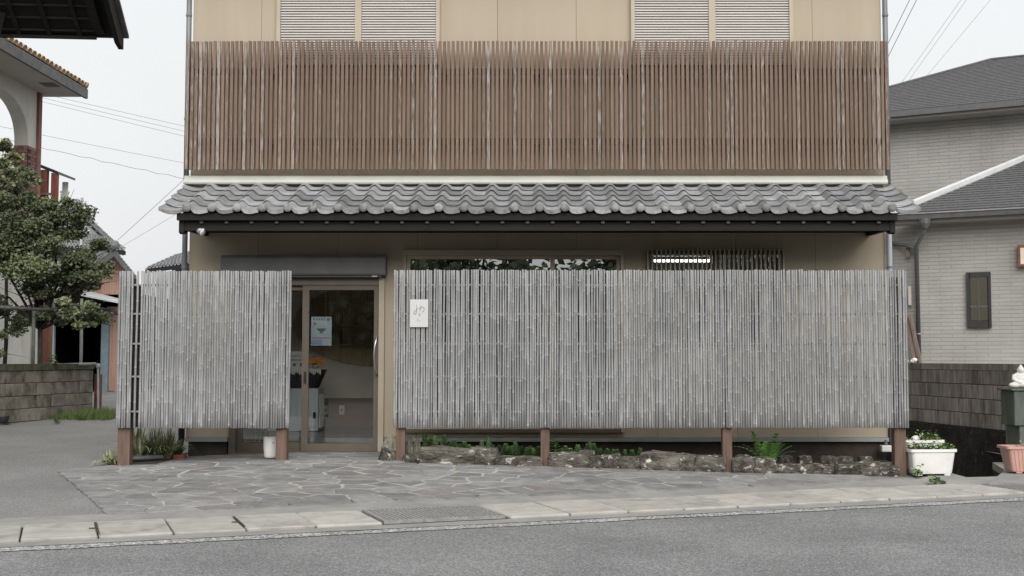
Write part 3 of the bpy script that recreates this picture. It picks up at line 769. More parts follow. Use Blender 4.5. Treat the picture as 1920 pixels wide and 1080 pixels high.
# ---- roller-shutter windows upstairs
for wx0, wx1 in ((-2.985, -1.115), (1.075, 2.935)):
    wf = MB()
    wf.box(wx0, wx0 + .045, -.075, .04, 4.622, 5.998); wf.box(wx1 - .045, wx1, -.075, .04, 4.622, 5.998)
    wf.box(wx0 + .045, wx1 - .045, -.07, .04, 4.622, 4.67); mid = (wx0 + wx1) / 2
    wf.box(mid - .038, mid + .038, -.072, .04, 4.67, 5.998)
    wf = wf.build('shutter_window', 'frame_beige', shop)
    for a, b in ((wx0 + .047, mid - .040), (mid + .040, wx1 - .047)):
        m = MB(); h = .0302
        m.prism([(a, -.040, .0), (a, -.058, .003), (a, -.058, .017), (a, -.050, .0215), (a, -.03, .0215), (a, -.03, .0)], (b - a, 0, 0))
        me = fix(m.mesh('shutter_slat', 'shutter_slat'))
        for k in range(34): put('shutter_slat', me, wf, (0, rng.uniform(-.001, .001), 4.672 + h * k))
        m = MB(); m.box(a, b, -.0295, -.02, 4.67, 5.99); m.build('shutter_back', 'joint', wf)
# ---- corner downpipes
for (x, mt) in ((-3.995, 'pipe_grey'), (3.995, 'pipe_pale')):
    m = MB(); m.tube([(x, -.04, 3.25), (x, -.04, 6.2)], .031, 10); m.build('downpipe', 'pipe_grey', shop, True)
    m = MB(); m.tube([(x, -.045, .30 if x > 0 else .52), (x, -.045, 2.60), (x, -.045, 3.0)], .031, 10); m.build('downpipe', mt, shop, True)
    for z in (5.2, 4.0, 2.3, 1.2):
        m = MB(); m.tube([(x, -.045, z - .012), (x, -.045, z + .012)], .036, 10); m.build('pipe_clip', 'pipe_grey', shop)
m = MB(); x = -3.995
m.tube([(x, -.045, .53), (x, -.045, .36), (x - .005, -.07, .31), (x - .03, -.13, .27), (x - .075, -.19, .25)], .036, 10); m.build('pipe_elbow', 'pipe_black', shop, True)
m = MB(); m.tube([(x, -.045, .36), (x, -.045, .80)], .037, 10); m.build('pipe_sleeve', 'pipe_black', shop, True)
m = MB(); m.tube([(3.995, -.045, .30), (3.99, -.06, -.05)], .036, 10); m.build('pipe_sleeve', 'pipe_black', shop, True)

# ---- roller shutter housing over the door
m = MB()
m.prism([(-3.553, -.002, 2.205), (-3.553, -.16, 2.205), (-3.553, -.175, 2.225), (-3.553, -.175, 2.395), (-3.553, -.15, 2.43), (-3.553, -.002, 2.436)], (1.85, 0, 0))
box_ = put('shutter_housing', fix(m.mesh('shutter_housing', 'shutter_box')), shop)
m = MB(); m.box(-3.50, -1.75, -.13, -.03, 2.186, 2.2035); m.build('shutter_edge', 'frame_bronze', shop)
m = MB(); m.box(-1.86, -1.80, -.135, -.128, 2.186, 2.205); m.build('latch', 'paper_white', shop)
# ---- sliding entrance door
door = MB()
door.box(D0, D0 + .075, -.03, .12, .2, 2.184); door.box(D1 - .065, D1, -.03, .12, .2, 2.184)
door.box(D0 + .075, D1 - .065, -.02, .12, 2.10, 2.184); door.box(D0 + .075, D1 - .065, -.035, .13, .2, .222)
door = door.build('sliding_door', 'frame_bronze', shop)
m = MB(); m.box(D1 - .064, D1 - .001, -.036, -.0305, .225, 2.18); m.build('jamb_cover', 'frame_beige', door)
def leaf(x0, x1, y, sl_, sr):
    f = MB()
    f.box(x0, x0 + sl_, y, y + .035, .224, 2.098); f.box(x1 - sr, x1, y, y + .035, .224, 2.098)
    f.box(x0 + sl_, x1 - sr, y, y + .035, .224, .312); f.box(x0 + sl_, x1 - sr, y, y + .035, 2.045, 2.098)
    f = f.build('door_leaf', 'frame_bronze', door)
    m = MB(); m.box(x0 + sl_, x1 - sr, y + .014, y + .019, .312, 2.045); m.build('glass_pane', 'glass', door)
    return f
leaf(-2.66, D1 - .066, -.005, .075, .055)
leaf(D0 + .076, -2.60, .05, .06, .06)
m = MB(); hx = -1.80
m.tube([(hx, -.006, 1.52), (hx - .012, -.05, 1.50), (hx - .03, -.065, 1.40), (hx - .037, -.07, 1.30), (hx - .03, -.065, 1.20), (hx - .012, -.05, 1.10), (hx, -.006, 1.08)], .010, 8); m.build('handle', 'steel', door, True)
m = MB(); m.cbox(-2.637, -2.607, -.0085, -.0055, .98, 1.12, .001); m.build('lock_plate', 'joint', door)
# ---- tall window
wn_ = MB()
wn_.box(W0 + .002, W0 + .035, -.05, .04, .442, 2.498); wn_.box(W1 - .035, W1 - .002, -.05, .04, .442, 2.498)
wn_.box(W0 + .035, W1 - .035, -.048, .04, 2.435, 2.498); wn_.box(W0 + .035, W1 - .035, -.06, .04, .442, .475)
wn_ = wn_.build('tall_window', 'frame_beige', shop)
m = MB(); m.box(W0 + .04, W1 - .04, -.066, -.0605, .44, .478); m.build('sill', 'frame_bronze', wn_)
for a, b, y in ((W0 + .036, .195, -.022), (.155, W1 - .036, .01)):
    f = MB(); f.box(a, a + .045, y, y + .03, .476, 2.433); f.box(b - .045, b, y, y + .03, .476, 2.433); f.box(a + .045, b - .045, y, y + .03, 2.395, 2.433); f.box(a + .045, b - .045, y, y + .03, .476, .55)
    f.build('sash', 'frame_beige', wn_)
    m = MB(); m.box(a + .045, b - .045, y + .012, y + .017, .55, 2.395); m.build('glass_pane', 'glass_dim', wn_)
# ---- lattice window
lw = MB()
lw.box(L0, L0 + .035, -.06, .04, 1.452, 2.488); lw.box(L1 - .035, L1, -.06, .04, 1.452, 2.488); lw.box(L0 + .035, L1 - .035, -.058, .04, 2.45, 2.488); lw.box(L0 + .035, L1 - .035, -.058, .04, 1.452, 1.49)
lw.box(2.0, 2.045, 0, .03, 1.49, 2.45)
lw = lw.build('lattice_window', 'frame_bronze', shop)
m = MB(); m.box(-.0085, .0085, -.088, -.061, 1.43, 2.505); lb = m.mesh('lattice_bar', 'frame_beige')
for k in range(31): put('lattice_bar', lb, lw, (L0 + .012 + (L1 - L0 - .024) * k / 30, 0, 0))
m = MB(); m.box(L0 + .035, L1 - .035, .012, .017, 1.49, 2.45); m.build('glass_pane', 'glass', lw)

# ---- rooms behind the glass
m = MB(); m.box(-1.25, -1.13, .142, 1.5, .214, 2.659); m.box(-1.25, -1.13, 4.4, BDEEP - .12, .214, 2.659); m.build('partition', 'inner_wall', shop)
m = MB(); m.box(BX0 + .121, -1.251, 2.60, 2.70, .214, 2.659); m.build('inner_back_wall', 'inner_wall', shop)
m = MB(); m.box(BX0 + .131, -1.252, .36, 2.599, .2135, .355); m.build('raised_floor', 'inner_floor', shop)
m = MB(); m.box(BX0 + .131, -1.252, 2.58, 2.599, .356, .74); m.build('wainscot', 'inner_brown', shop)
m = MB(); m.box(-1.129, BX1 - .121, 3.6, 3.7, .214, 2.659); m.build('inner_back_wall', 'inner_wall', shop)
m = MB(); m.box(BX0 + .121, BX0 + .13, .145, 2.599, .214, 2.659); m.build('inner_lining', 'inner_wall', shop)
m = MB(); cx_, cz_, ra, rb = -2.08, 1.72, 1.18, .56
n = 100
for i in range(n):
    x = cx_ - ra + 2 * ra * (i + .5) / n
    if x > -1.27: break
    hh = rb * math.sqrt(max(0, 1 - ((x - cx_) / ra) ** 2)); m.box(x - .008, x + .008, 2.555, 2.58, cz_ - hh, cz_ + hh)
stuff(m.build('slatted_oval', 'inner_slat', shop))
m = MB(); m.prism([(cx_ + ra * math.cos(t), 2.582, cz_ + rb * math.sin(t)) for t in [math.pi * 2 * i / 48 for i in range(48)] if cx_ + ra * math.cos(t) < -1.27], (0, .006, 0)); m.build('oval_backing', 'inner_brown', shop)
m = MB(); m.box(-2.62, -1.30, 2.36, 2.552, 1.44, 1.465); m.box(-2.62, -1.30, 2.36, 2.552, 1.67, 1.69); m.box(-2.62, -2.595, 2.36, 2.552, 1.466, 1.669); m.box(-2.0, -1.975, 2.36, 2.552, 1.466, 1.669)
m.build('wall_shelf', 'inner_brown', shop)
m = MB(); m.tube([(-3.0, 2.3, 2.01), (-1.3, 2.3, 2.01)], .009, 6); m.build('thin_bar', 'steel', shop, True)  # thin level steel tube across the back of the room
for x, z in ((-2.60, .585), (-2.82, .585)):
    m = MB(); m.cbox(x - .035, x + .035, 2.572, 2.5795, z - .06, z + .06, .002); o = m.build('power_outlet', 'paper_white', shop)
    m = MB(); m.box(x - .01, x + .01, 2.5695, 2.5715, z - .015, z + .015); m.build('socket', 'joint', o)

# ---- things inside the shop
cab = thing('display_cabinet', 'pale blue low cabinet standing on the shop floor behind the door glass', 'cabinet', (-3.1, 1.7, .357))
m = MB(); m.cbox(-3.45, -2.74, 1.55, 1.95, .362, .895, .006); m.build('body', 'cabinet_blue', cab)
for x in (-3.28, -2.92): m = MB(); m.box(x - .15, x + .15, 1.542, 1.549, .42, .84); m.build('panel', 'cabinet_blue', cab)
m = MB(); m.box(-2.80, -2.765, 1.538, 1.5415, .52, .60); m.build('handle', 'black_cloth', cab)
for k in range(7): m = MB(); y = 1.60 + .05 * k; m.tube([(-2.732, y, .40), (-2.728, y + .03, .60), (-2.732, y, .82)], .008, 5); m.build('side_scroll', 'lace_white', cab)
case = thing('cloth_covered_case', 'black cloth covered case with white lace edge on top of the blue cabinet', 'case', (-3.1, 1.7, .896))
m = MB(); m.hexa([(-3.45, 1.58, .897), (-2.79, 1.58, .897), (-2.79, 1.9, .897), (-3.45, 1.9, .897), (-3.45, 1.55, 1.13), (-2.69, 1.55, 1.13), (-2.69, 1.92, 1.13), (-3.45, 1.92, 1.13)]); m.build('cloth', 'black_cloth', case)
m = MB()
for k in range(26):
    x = -3.44 + .0285 * k; m.hexa([(x, 1.535, 1.10 - .02 * (k % 3)), (x + .02, 1.535, 1.10 - .02 * ((k + 1) % 3)), (x + .02, 1.543, 1.10), (x, 1.543, 1.10), (x - .004, 1.535, 1.14), (x + .024, 1.535, 1.14), (x + .024, 1.543, 1.14), (x - .004, 1.543, 1.14)])
stuff(m.build('lace_edge', 'lace_white', case))
fl = thing('potted_flowers', 'orange flowers in a small white pot on the cloth covered case', 'flowers', (-2.80, 1.68, 1.131))
m = MB(); m.lathe([(.03, 0), (.045, .05), (.047, .055), (.02, .055)], (-2.80, 1.68, 1.131), 12); m.build('pot', 'white_pot', fl, True)
m = MB()
for k in range(18):
    a = rng.uniform(0, 6.28); c = Vector((-2.80 + rng.uniform(-.10, .10), 1.68 + rng.uniform(-.05, .05), 1.19 + rng.uniform(0, .07)))
    for j in range(5):
        w = a + j * 1.257; d = Vector((math.cos(w), rng.uniform(-.4, .4), math.sin(w))) * .034; t = Vector((-math.sin(w), 0, math.cos(w))) * .016
        m.add([c, c + d * .5 + t, c + d, c + d * .5 - t], [(0, 1, 2, 3)])
m.build('blooms', 'flower_orange', fl)
m = MB()
for k in range(14):
    c = Vector((-2.80, 1.68, 1.18)); d = Vector((rng.uniform(-.1, .1), rng.uniform(-.05, .05), rng.uniform(.02, .08))); t = Vector((.014, .005, 0)); m.add([c, c + d * .5 + t, c + d, c + d * .5 - t], [(0, 1, 2, 3)])
m.build('leaves', 'leaf_fern', fl)
nt = thing('notice_board', 'white notice sheet standing at the left end of the cloth covered case', 'notice', (-3.1, 1.64, 1.13))
m = MB(); m.box(-3.28, -2.90, 1.64, 1.646, 1.132, 1.36); m.build('sheet', 'paper_white', nt)
m = MB()
for (x, z, w, h) in ((-3.16, 1.19, .04, .04), (-3.06, 1.19, .04, .035), (-2.97, 1.19, .04, .04), (-3.08, 1.25, .12, .012), (-2.98, 1.25, .06, .012), (-3.06, 1.30, .16, .007)):
    m.box(x - w / 2, x + w / 2, 1.6375, 1.6395, z - h / 2, z + h / 2)
m.build('print', 'ink', nt)
# poster taped inside the door glass
ps = thing('poster', 'pale blue poster with a dark bowl printed on it, on the door glass', 'poster', (-2.47, .04, 1.43))
P0, P1 = at(583, 648, .035), at(622, 594, .035); px0, px1, pz0, pz1 = P0.x, P1.x, P0.z, P1.z; py_ = .035
m = MB(); m.box(px0, px1, py_, py_ + .002, pz0, pz1); m.build('sheet', 'poster_paper', ps)
def pr_(name, mat, a, b, c, d, lay=.0008):
    m = MB(); w, h = px1 - px0, pz1 - pz0
    m.box(px0 + w * a, px0 + w * b, py_ - lay, py_ - .0002, pz0 + h * c, pz0 + h * d); m.build(name, mat, ps)
pr_('printed_band', 'poster_red', .08, .92, .245, .285); pr_('printed_block', 'poster_blue', .06, .55, .03, .21)
for k in range(5): pr_('printed_letter', 'ink', .12 + .12 * k, .19 + .12 * k, .88, .95)
pr_('printed_mark', 'ink', .76, .90, .86, .95)
m = MB(); w, h = px1 - px0, pz1 - pz0; cx_, cz_ = px0 + w * .5, pz0 + h * .56
m.prism([(cx_ - w * .25, py_ - .0008, cz_ + h * .04), (cx_ + w * .25, py_ - .0008, cz_ + h * .04), (cx_ + w * .17, py_ - .0008, cz_ - h * .04), (cx_ + w * .05, py_ - .0008, cz_ - h * .08), (cx_ + w * .09, py_ - .0008, cz_ - h * .16), (cx_, py_ - .0008, cz_ - h * .12), (cx_ - w * .09, py_ - .0008, cz_ - h * .16), (cx_ - w * .05, py_ - .0008, cz_ - h * .08), (cx_ - w * .17, py_ - .0008, cz_ - h * .04)], (0, .0006, 0)); m.build('printed_bowl', 'ink', ps)
m = MB(); m.lathe([(.001, 0), (w * .08, 0), (w * .08, .0006), (.001, .0006)], (0, 0, 0), 14); put('printed_seal', m.mesh('printed_seal', 'poster_red'), ps, (px0 + w * .18, py_ - .0002, pz0 + h * .76), (R(90), 0, 0))
# fluorescent lamp in the kitchen
lp = thing('fluorescent_lamp', 'lit white fluorescent tube hanging behind the lattice window', 'lamp', (2.0, 2.2, 2.5))
pa, pb = at(1226, 489, 2.2), at(1330, 489, 2.2)
m = MB(); m.tube([(pa.x, 2.2, pa.z), (pb.x, 2.2, pb.z)], .017, 10); m.build('tube', 'tube_light', lp, True)
m = MB(); m.box(pa.x - .03, pb.x + .03, 2.17, 2.23, pa.z + .06, pa.z + .11); m.build('housing', 'paper_white', lp)
for x in (pa.x - .012, pb.x + .012): m = MB(); m.box(x - .012, x + .012, 2.18, 2.22, pa.z - .02, pa.z + .06); m.build('lamp_holder', 'paper_white', lp)
for x in (pa.x + .2, pb.x - .2): m = MB(); m.tube([(x, 2.2, pa.z + .11), (x, 2.2, 2.66)], .006, 5); m.build('hanger', 'steel', lp)

# ------------------------------------------------------------------ bamboo fence
YF = -1.2
CP = .0256
def cane_mesh(k):
    r_ = random.Random(100 + k); m = MB(); H = 1.0
    zs = [(0, 0)]; z = r_.uniform(.02, .18)
    while z < .985:
        zs += [(z - .006, 0), (z, 1), (z + .006, 0)]; z += r_.uniform(.12, .24)
    zs.append((1, 0)); rad = r_.uniform(.0114, .0128); ph = r_.uniform(0, 6); amp = r_.uniform(.0008, .004)
    path, rs, tn = [], [], []
    for z, nd in zs:
        path.append((amp * math.sin(ph + z * 5), 0, z)); rs.append(rad * (1.0 - .10 * z) * (1.16 if nd else 1)); tn += [r_.uniform(.1, .7) if nd else 0.0] * 6
    m.tube(path, rs, 6, True, tn); return m.mesh('bamboo_cane', 'bamboo', True)
CANES = [cane_mesh(k) for k in range(44)]
def fence(xa, xb, zb, zt, posts, label, rails, skip=(), fat=1.0):
    f = thing('bamboo_fence', label, 'fence', ((xa + xb) / 2, YF, .15), 'bamboo fences in front of the shop')
    for i, (x, zg, w) in enumerate(posts):
        m = MB(); m.cbox(x - w / 2, x + w / 2, YF + .022, YF + .022 + w, zg - .06, zt - .07, .004); m.build('post', 'post_wood', f)
    for z in rails:
        m = MB(); m.tube([(xa + .01, YF + .0, z), (xb - .01, YF + .0, z)], .0125, 7)
        o = m.build('rail', 'rail_bamboo', f, True, (0, .009, 0))
    n = int(round((xb - xa) / CP)); r_ = random.Random(int(xa * 100))
    for k in range(n + 1):
        if k in skip: continue
        x = xa + (xb - xa) * k / n
        s = (zt - zb) + r_.uniform(-.006, .006)
        o = put('bamboo_cane', r_.choice(CANES), f, (x + r_.uniform(-.0024, .0024), YF - .012 + r_.uniform(-.003, .003), zb + r_.uniform(-.004, .004)),
                (r_.uniform(-.001, .001), r_.uniform(-.0022, .0022), r_.choice((0, math.pi)) + r_.uniform(-.4, .4)), (r_.uniform(.86, 1.14) * fat, 1, s))
    return f
RZ = [2.03, 1.73, 1.42, 1.08, .72]
fl_ = fence(-4.335, -2.565, .553, 2.178, [(-4.275, gh(-4.275, -1.1), .125), (-2.645, gh(-2.645, -1.15), .112)], 'shorter grey bamboo fence panel left of the shop door, gapped near its end', RZ, skip=(6, 8), fat=1.1)
fr_ = fence(-1.478, 3.826, .556, 2.186, [(-1.413, gh(-1.413, -1.15), .095), (.083, gh(.083, -1.15), .092), (1.967, gh(1.967, -1.15), .10), (3.755, gh(3.755, -1.15), .12)], 'long grey bamboo fence panel in front of the windows', RZ)
m = MB(); m.cbox(-4.205, -4.115, YF + .03, YF + .07, .56, 2.02, .003); m.build('stile', 'dark_wood', fl_)

# ---- name plate with brushed characters
sg = thing('name_plate', 'white square name plate with thin brushed characters on the bamboo fence', 'sign', (-1.24, YF - .04, 1.73))
a, b = at(768.5, 613.5, YF - .045), at(803, 561.5, YF - .045); sw, sh = b.x - a.x, b.z - a.z
m = MB(); m.cbox(a.x, b.x, YF - .045, YF - .026, a.z, b.z, .002); m.build('plate', 'sign_white', sg)
def stroke(pts, w0=.0022):
    P = [Vector((a.x + sw * (x - 340) / 415, YF - .0462, b.z - sh * (y - 258) / 622)) for x, y in pts]
    # smooth
    Q = []
    for i in range(len(P) - 1):
        p0, p1, p2, p3 = P[max(i - 1, 0)], P[i], P[i + 1], P[min(i + 2, len(P) - 1)]
        for t in (0, .25, .5, .75):
            Q.append(.5 * ((2 * p1) + (p2 - p0) * t + (2 * p0 - 5 * p1 + 4 * p2 - p3) * t * t + (3 * p1 - p0 - 3 * p2 + p3) * t ** 3))
    Q.append(P[-1]); n = len(Q); vs, fs = [], []
    for i, q in enumerate(Q):
        d = (Q[min(i + 1, n - 1)] - Q[max(i - 1, 0)]).normalized(); nn = Vector((d.z, 0, -d.x)); w = w0 * (.65 + .5 * math.sin(math.pi * i / (n - 1)))
        vs += [q + nn * w, q - nn * w]
    for i in range(n - 1): fs.append((2 * i, 2 * i + 1, 2 * i + 3, 2 * i + 2))
    m = MB(); m.add(vs, fs); m.build('brush_stroke', 'ink', sg)
stroke([(488, 375), (492, 440), (488, 520), (475, 580), (450, 590), (430, 560), (455, 520), (510, 475), (548, 458)])
stroke([(570, 385), (592, 405), (590, 440), (572, 490), (556, 530)])
stroke([(545, 460), (590, 438), (640, 432), (662, 460), (655, 515), (625, 540), (612, 532)])
stroke([(546, 555), (552, 585), (572, 612), (545, 630)])
stroke([(520, 688), (516, 720), (517, 760)], .0016); stroke([(560, 725), (570, 742), (566, 758)], .0016)

# ---- floodlight under the canopy
sp = thing('floodlight', 'small white floodlight under the left end of the canopy', 'lamp', (-3.6, -.93, 2.69))
m = MB(); m.tube([(-3.66, -.93, 2.694), (-3.66, -.93, 2.665)], .03, 10); m.build('mount', 'dark_wood', sp)
m = MB(); m.tube([(-3.66, -.93, 2.668), (-3.65, -.95, 2.645), (-3.63, -.97, 2.635)], .013, 8); m.build('arm', 'pipe_grey', sp, True)
m = MB(); d0, d1 = Vector((-3.655, -.955, 2.665)), Vector((-3.545, -.99, 2.605)); m.tube([d0, lerp(d0, d1, .4), lerp(d0, d1, .5), d1], [.020, .022, .028, .046], 14); m.build('lamp_head', 'galvanised', sp, True)
dd = (d1 - d0).normalized(); m = MB(); m.tube([d1 + dd * .001, d1 + dd * .012], [.044, .038], 14); m.build('lens', 'paper_white', sp, True)

# ---- white pot by the door post
c = on_ground(508, 861, .21); wp = thing('white_pot', 'tall white ceramic pot beside the fence post at the door', 'pot', (c.x, c.y, .215))
m = MB(); m.lathe([(.050, 0), (.066, .006), (.073, .03), (.079, .10), (.081, .20), (.078, .224), (.072, .224), (.070, .20), (.02, .19)], (c.x, c.y, .222), 24); m.build('body', 'white_pot', wp, True)
m = MB(); m.lathe([(.001, 0), (.012, 0), (.012, .002), (.001, .002)], (0, 0, 0), 12); put('round_sticker', m.mesh('round_sticker', 'sticker'), wp, (c.x + .037, c.y - .0715, .388), (R(90), 0, .48))

# ------------------------------------------------------------------ stone edging under the long fence
sr = random.Random(3)
def rock_mesh(name, mat, seed, rough=.16, n=5, box=.7):
    vs, fs, idx = [], [], {}
    m = MB(); P = []
    def vid(p):
        k = (round(p[0], 4), round(p[1], 4), round(p[2], 4))
        if k not in idx:
            idx[k] = len(vs); v = Vector(p); s_ = v.normalized() * 1.0
            v = v * box + s_ * (1 - box) * 1.1
            v *= 1 + rough * mnoise.noise(v * 1.7 + Vector((seed * 7.1, seed, 0))) + rough * .45 * mnoise.noise(v * 4.5 + Vector((seed, seed * 3.3, 2)))
            vs.append(tuple(v * .5))
        return idx[k]
    for ax in range(3):
        for sg_ in (-1, 1):
            for i in range(n):
                for j in range(n):
                    q = []
                    for a_, b_ in ((i, j), (i + 1, j), (i + 1, j + 1), (i, j + 1)):
                        p = [0, 0, 0]; p[ax] = sg_; p[(ax + 1) % 3] = -1 + 2 * a_ / n; p[(ax + 2) % 3] = -1 + 2 * b_ / n; q.append(vid(p))
                    fs.append(tuple(q) if sg_ > 0 else tuple(reversed(q)))
    m.add(vs, fs); return m.mesh(name, mat, True)
ROCKS = [rock_mesh('stone', 'stone_rough', k) for k in range(8)]
edg = thing('stone_edging', 'low row of mossy rough stones under the long bamboo fence', 'stone edging', (1.2, -1.15, .12))
ST = [(757, 793, 852, 867), (790, 885, 841, 871), (882, 931, 841, 873), (929, 968, 857, 874), (966, 1016, 857, 876), (1032, 1100, 851, 877), (1100, 1132, 857, 879), (1127, 1164, 854, 880), (1160, 1207, 858, 882), (1203, 1267, 850, 884), (1264, 1306, 854, 886), (1303, 1357, 857, 887), (1374, 1418, 860, 888), (1416, 1454, 861, 889), (1452, 1502, 871, 890), (1500, 1542, 872, 890), (1538, 1570, 874, 891), (1568, 1612, 871, 893), (1606, 1652, 868, 894), (1648, 1685, 874, 895)]
for i, (a_, b_, t_, g_) in enumerate(ST):
    y = -1.16 + sr.uniform(-.02, .02)
    p, q = at(a_, g_, y - .06), at(b_, t_, y - .06); w, h = q.x - p.x, q.z - p.z
    x = (p.x + q.x) / 2; zg = gh(x, y)
    h = q.z - zg + .03
    put('stone', ROCKS[i % 8], edg, (x, y, zg + h / 2 - .03), (sr.uniform(-.05, .05), sr.uniform(-.06, .06), sr.uniform(-.08, .08)), (w * 1.10, sr.uniform(.16, .22), h * 1.12))
for i in range(9):          # second, smaller row peeping out behind
    px = [1395, 1470, 1510, 1555, 1585, 1625, 1100, 1240, 1345][i]; x = at(px, 860, -.98).x
    put('stone', ROCKS[(i * 3) % 8], edg, (x, -.97 + sr.uniform(-.04, .04), gh(x, -1) + .09), (0, 0, sr.uniform(0, 3)), (.17, .14, .15))
# loose things at the ends
m = MB(); p = at(1640, 868, -.95); m.cbox(p.x - .22, p.x + .30, -1.05, -.72, .13, .165, .006); tag(m.build('flat_slab', 'concrete'), 'flat grey concrete slab lying behind the stones at the right post', 'slab')
# cactus clump left of the long fence's first post
for (px, top, k) in ((722, 826, 0), (733, 812, 1), (741, 818, 2), (768, 812, 3), (782, 820, 4)):
    y = -1.12 if px < 750 else -.98; p = at(px, 862, y); q = at(px, top, y); h = q.z - gh(p.x, y)
    lab = ['short ribbed cactus stub at the door jamb', 'tallest grey cactus column left of the first long-fence post', 'slim grey cactus touching the first long-fence post', 'shaggy grey cactus just right of the first long-fence post', 'low grey cactus second to the right of the first long-fence post'][k]
    o = thing('cactus', lab, 'cactus', (p.x, y, gh(p.x, y)), 'grey cacti around the first post')
    for s_, (dx, dy, hh, rr) in enumerate(((0, 0, h, .036), (.035, .03, h * .62, .026), (-.03, .035, h * .5, .024))):
        m = MB(); n = 16; vs, fs = [], []
        for i in range(9):
            t = i / 8; r1 = rr * (math.sin(min(1, (1 - t) * 4) * math.pi / 2) * .95 + .05)
            for j in range(n):
                w = 2 * math.pi * j / n; r2 = r1 * (1 if j % 2 else .74) * (1 + .2 * mnoise.noise((t * 5 + s_, j, px)))
                vs.append((p.x + dx + r2 * math.cos(w), y + dy + r2 * math.sin(w), gh(p.x, y) + hh * t))
        for i in range(8):
            for j in range(n): fs.append((i * n + j, i * n + (j + 1) % n, (i + 1) * n + (j + 1) % n, (i + 1) * n + j))
        fs.append(tuple(range(8 * n, 9 * n))); m.add(vs, fs); m.build('stem', 'cactus', o)
m = MB(); p = at(728, 850, -1.15); put_r = put('rough_stone', rock_mesh('rough_stone', 'stone_rough', 31), None, (p.x, -1.12, gh(p.x, -1.15) + .05), (0, .1, .4), (.16, .16, .2)); tag(put_r, 'lichen-covered rough stone at the foot of the door jamb cacti', 'stone')

# ---- low plants in the bed
def sedum_mesh(k):
    r_ = random.Random(k); m = MB(); H = .11; n = 15
    m.tube([(0, 0, 0), (r_.uniform(-.008, .008), 0, .055), (r_.uniform(-.012, .012), 0, .11)], [.006, .006, .003], 5, True, .3)
    for i in range(n):
        t = i / (n - 1)
        for j in range(4):
            w = i * 1.1 + j * 1.571 + r_.uniform(-.2, .2); z = .018 + .09 * t; L = .040 * (1.05 - .5 * t); up = .35 + .75 * t
            d = Vector((math.cos(w), math.sin(w), up)).normalized(); s_ = Vector((-math.sin(w), math.cos(w), 0)) * .013; c0 = Vector((0, 0, z))
            tt = .25 + .6 * t + r_.uniform(-.1, .1)
            m.add([c0, c0 + d * L * .6 + s_, c0 + d * L, c0 + d * L * .6 - s_], [(0, 1, 2, 3)], tt)
    return m.mesh('succulent_stems', 'leaf_sedum')
SED = [sedum_mesh(k) for k in range(6)]
ORD = 'first second third fourth fifth sixth seventh eighth ninth tenth eleventh twelfth thirteenth fourteenth fifteenth sixteenth seventeenth eighteenth nineteenth twentieth twenty-first twenty-second twenty-third twenty-fourth twenty-fifth twenty-sixth'.split()
pr2 = random.Random(11)
SP = [(800, 818), (806, 828), (812, 836), (822, 824), (830, 832), (836, 822), (846, 834), (855, 830), (864, 838), (873, 834), (882, 840), (893, 842), (903, 832), (912, 826), (918, 836), (926, 840), (938, 846), (946, 838), (954, 846), (962, 842), (970, 834), (978, 844), (986, 850), (994, 846), (1002, 852), (1010, 848), (1052, 848), (1062, 842), (1070, 850), (1080, 840), (1090, 846), (1098, 838), (1108, 834), (1116, 838), (1126, 846), (1138, 848), (1150, 852), (1160, 848), (1172, 852), (1186, 850), (1200, 846)]
for i, (px, py) in enumerate(SP):
    y = -.98 + pr2.uniform(-.06, .22); q = at(px, py, y); zb = zf(q.x) + .05; h = max(.11, q.z - zb + .02)
    left = px < 1020; order = sorted([q_[0] for q_ in SP if (q_[0] < 1020) == left], reverse=left).index(px); where = 'left' if left else 'right'
    o = put('succulent', SED[i % 6], None, (q.x, y, zb), (pr2.uniform(-.15, .15), pr2.uniform(-.15, .15), pr2.uniform(0, 6)), (pr2.uniform(1.2, 1.7),) * 2 + (h / .11,))
    tag(o, f'{ORD[order]} green succulent to the {where} of the second post of the long fence', 'succulent', 'succulents in the bed behind the stone edging')
def sprig(name, label, base, h, n, L, mat, seed, wid=.16, cat='plant', droop=.3):
    r_ = random.Random(seed); o = thing(name, label, cat, base); b = Vector(base)
    m = MB(); top = b + Vector((r_.uniform(-.02, .02), 0, h)); m.tube([b, lerp(b, top, .5) + Vector((.006, 0, 0)), top], [.006, .005, .002], 5, True, .2); m.build('stem', mat, o)
    m = MB()
    for i in range(n):
        t = .2 + .8 * i / n; c0 = lerp(b, top, t); w = i * 2.4 + r_.uniform(-.3, .3); d = Vector((math.cos(w), math.sin(w) * .8, r_.uniform(.1, .7))).normalized(); s_ = d.cross(Vector((0, 0, 1))).normalized() * L * wid; l_ = L * (1.1 - .5 * t) * r_.uniform(.8, 1.1)
        m.add([c0, c0 + d * l_ * .45 + s_, c0 + d * l_ + Vector((0, 0, -droop * l_)), c0 + d * l_ * .45 - s_], [(0, 1, 2, 3)], .3 + .5 * t)
    m.build('leaves', mat, o); return o
p = at(1042, 850, -1.0); sprig('leafy_weed', 'tall green weed beside the second post of the long fence', (p.x, -1.0, zf(p.x) + .04), .23, 24, .10, 'leaf_fern', 4)
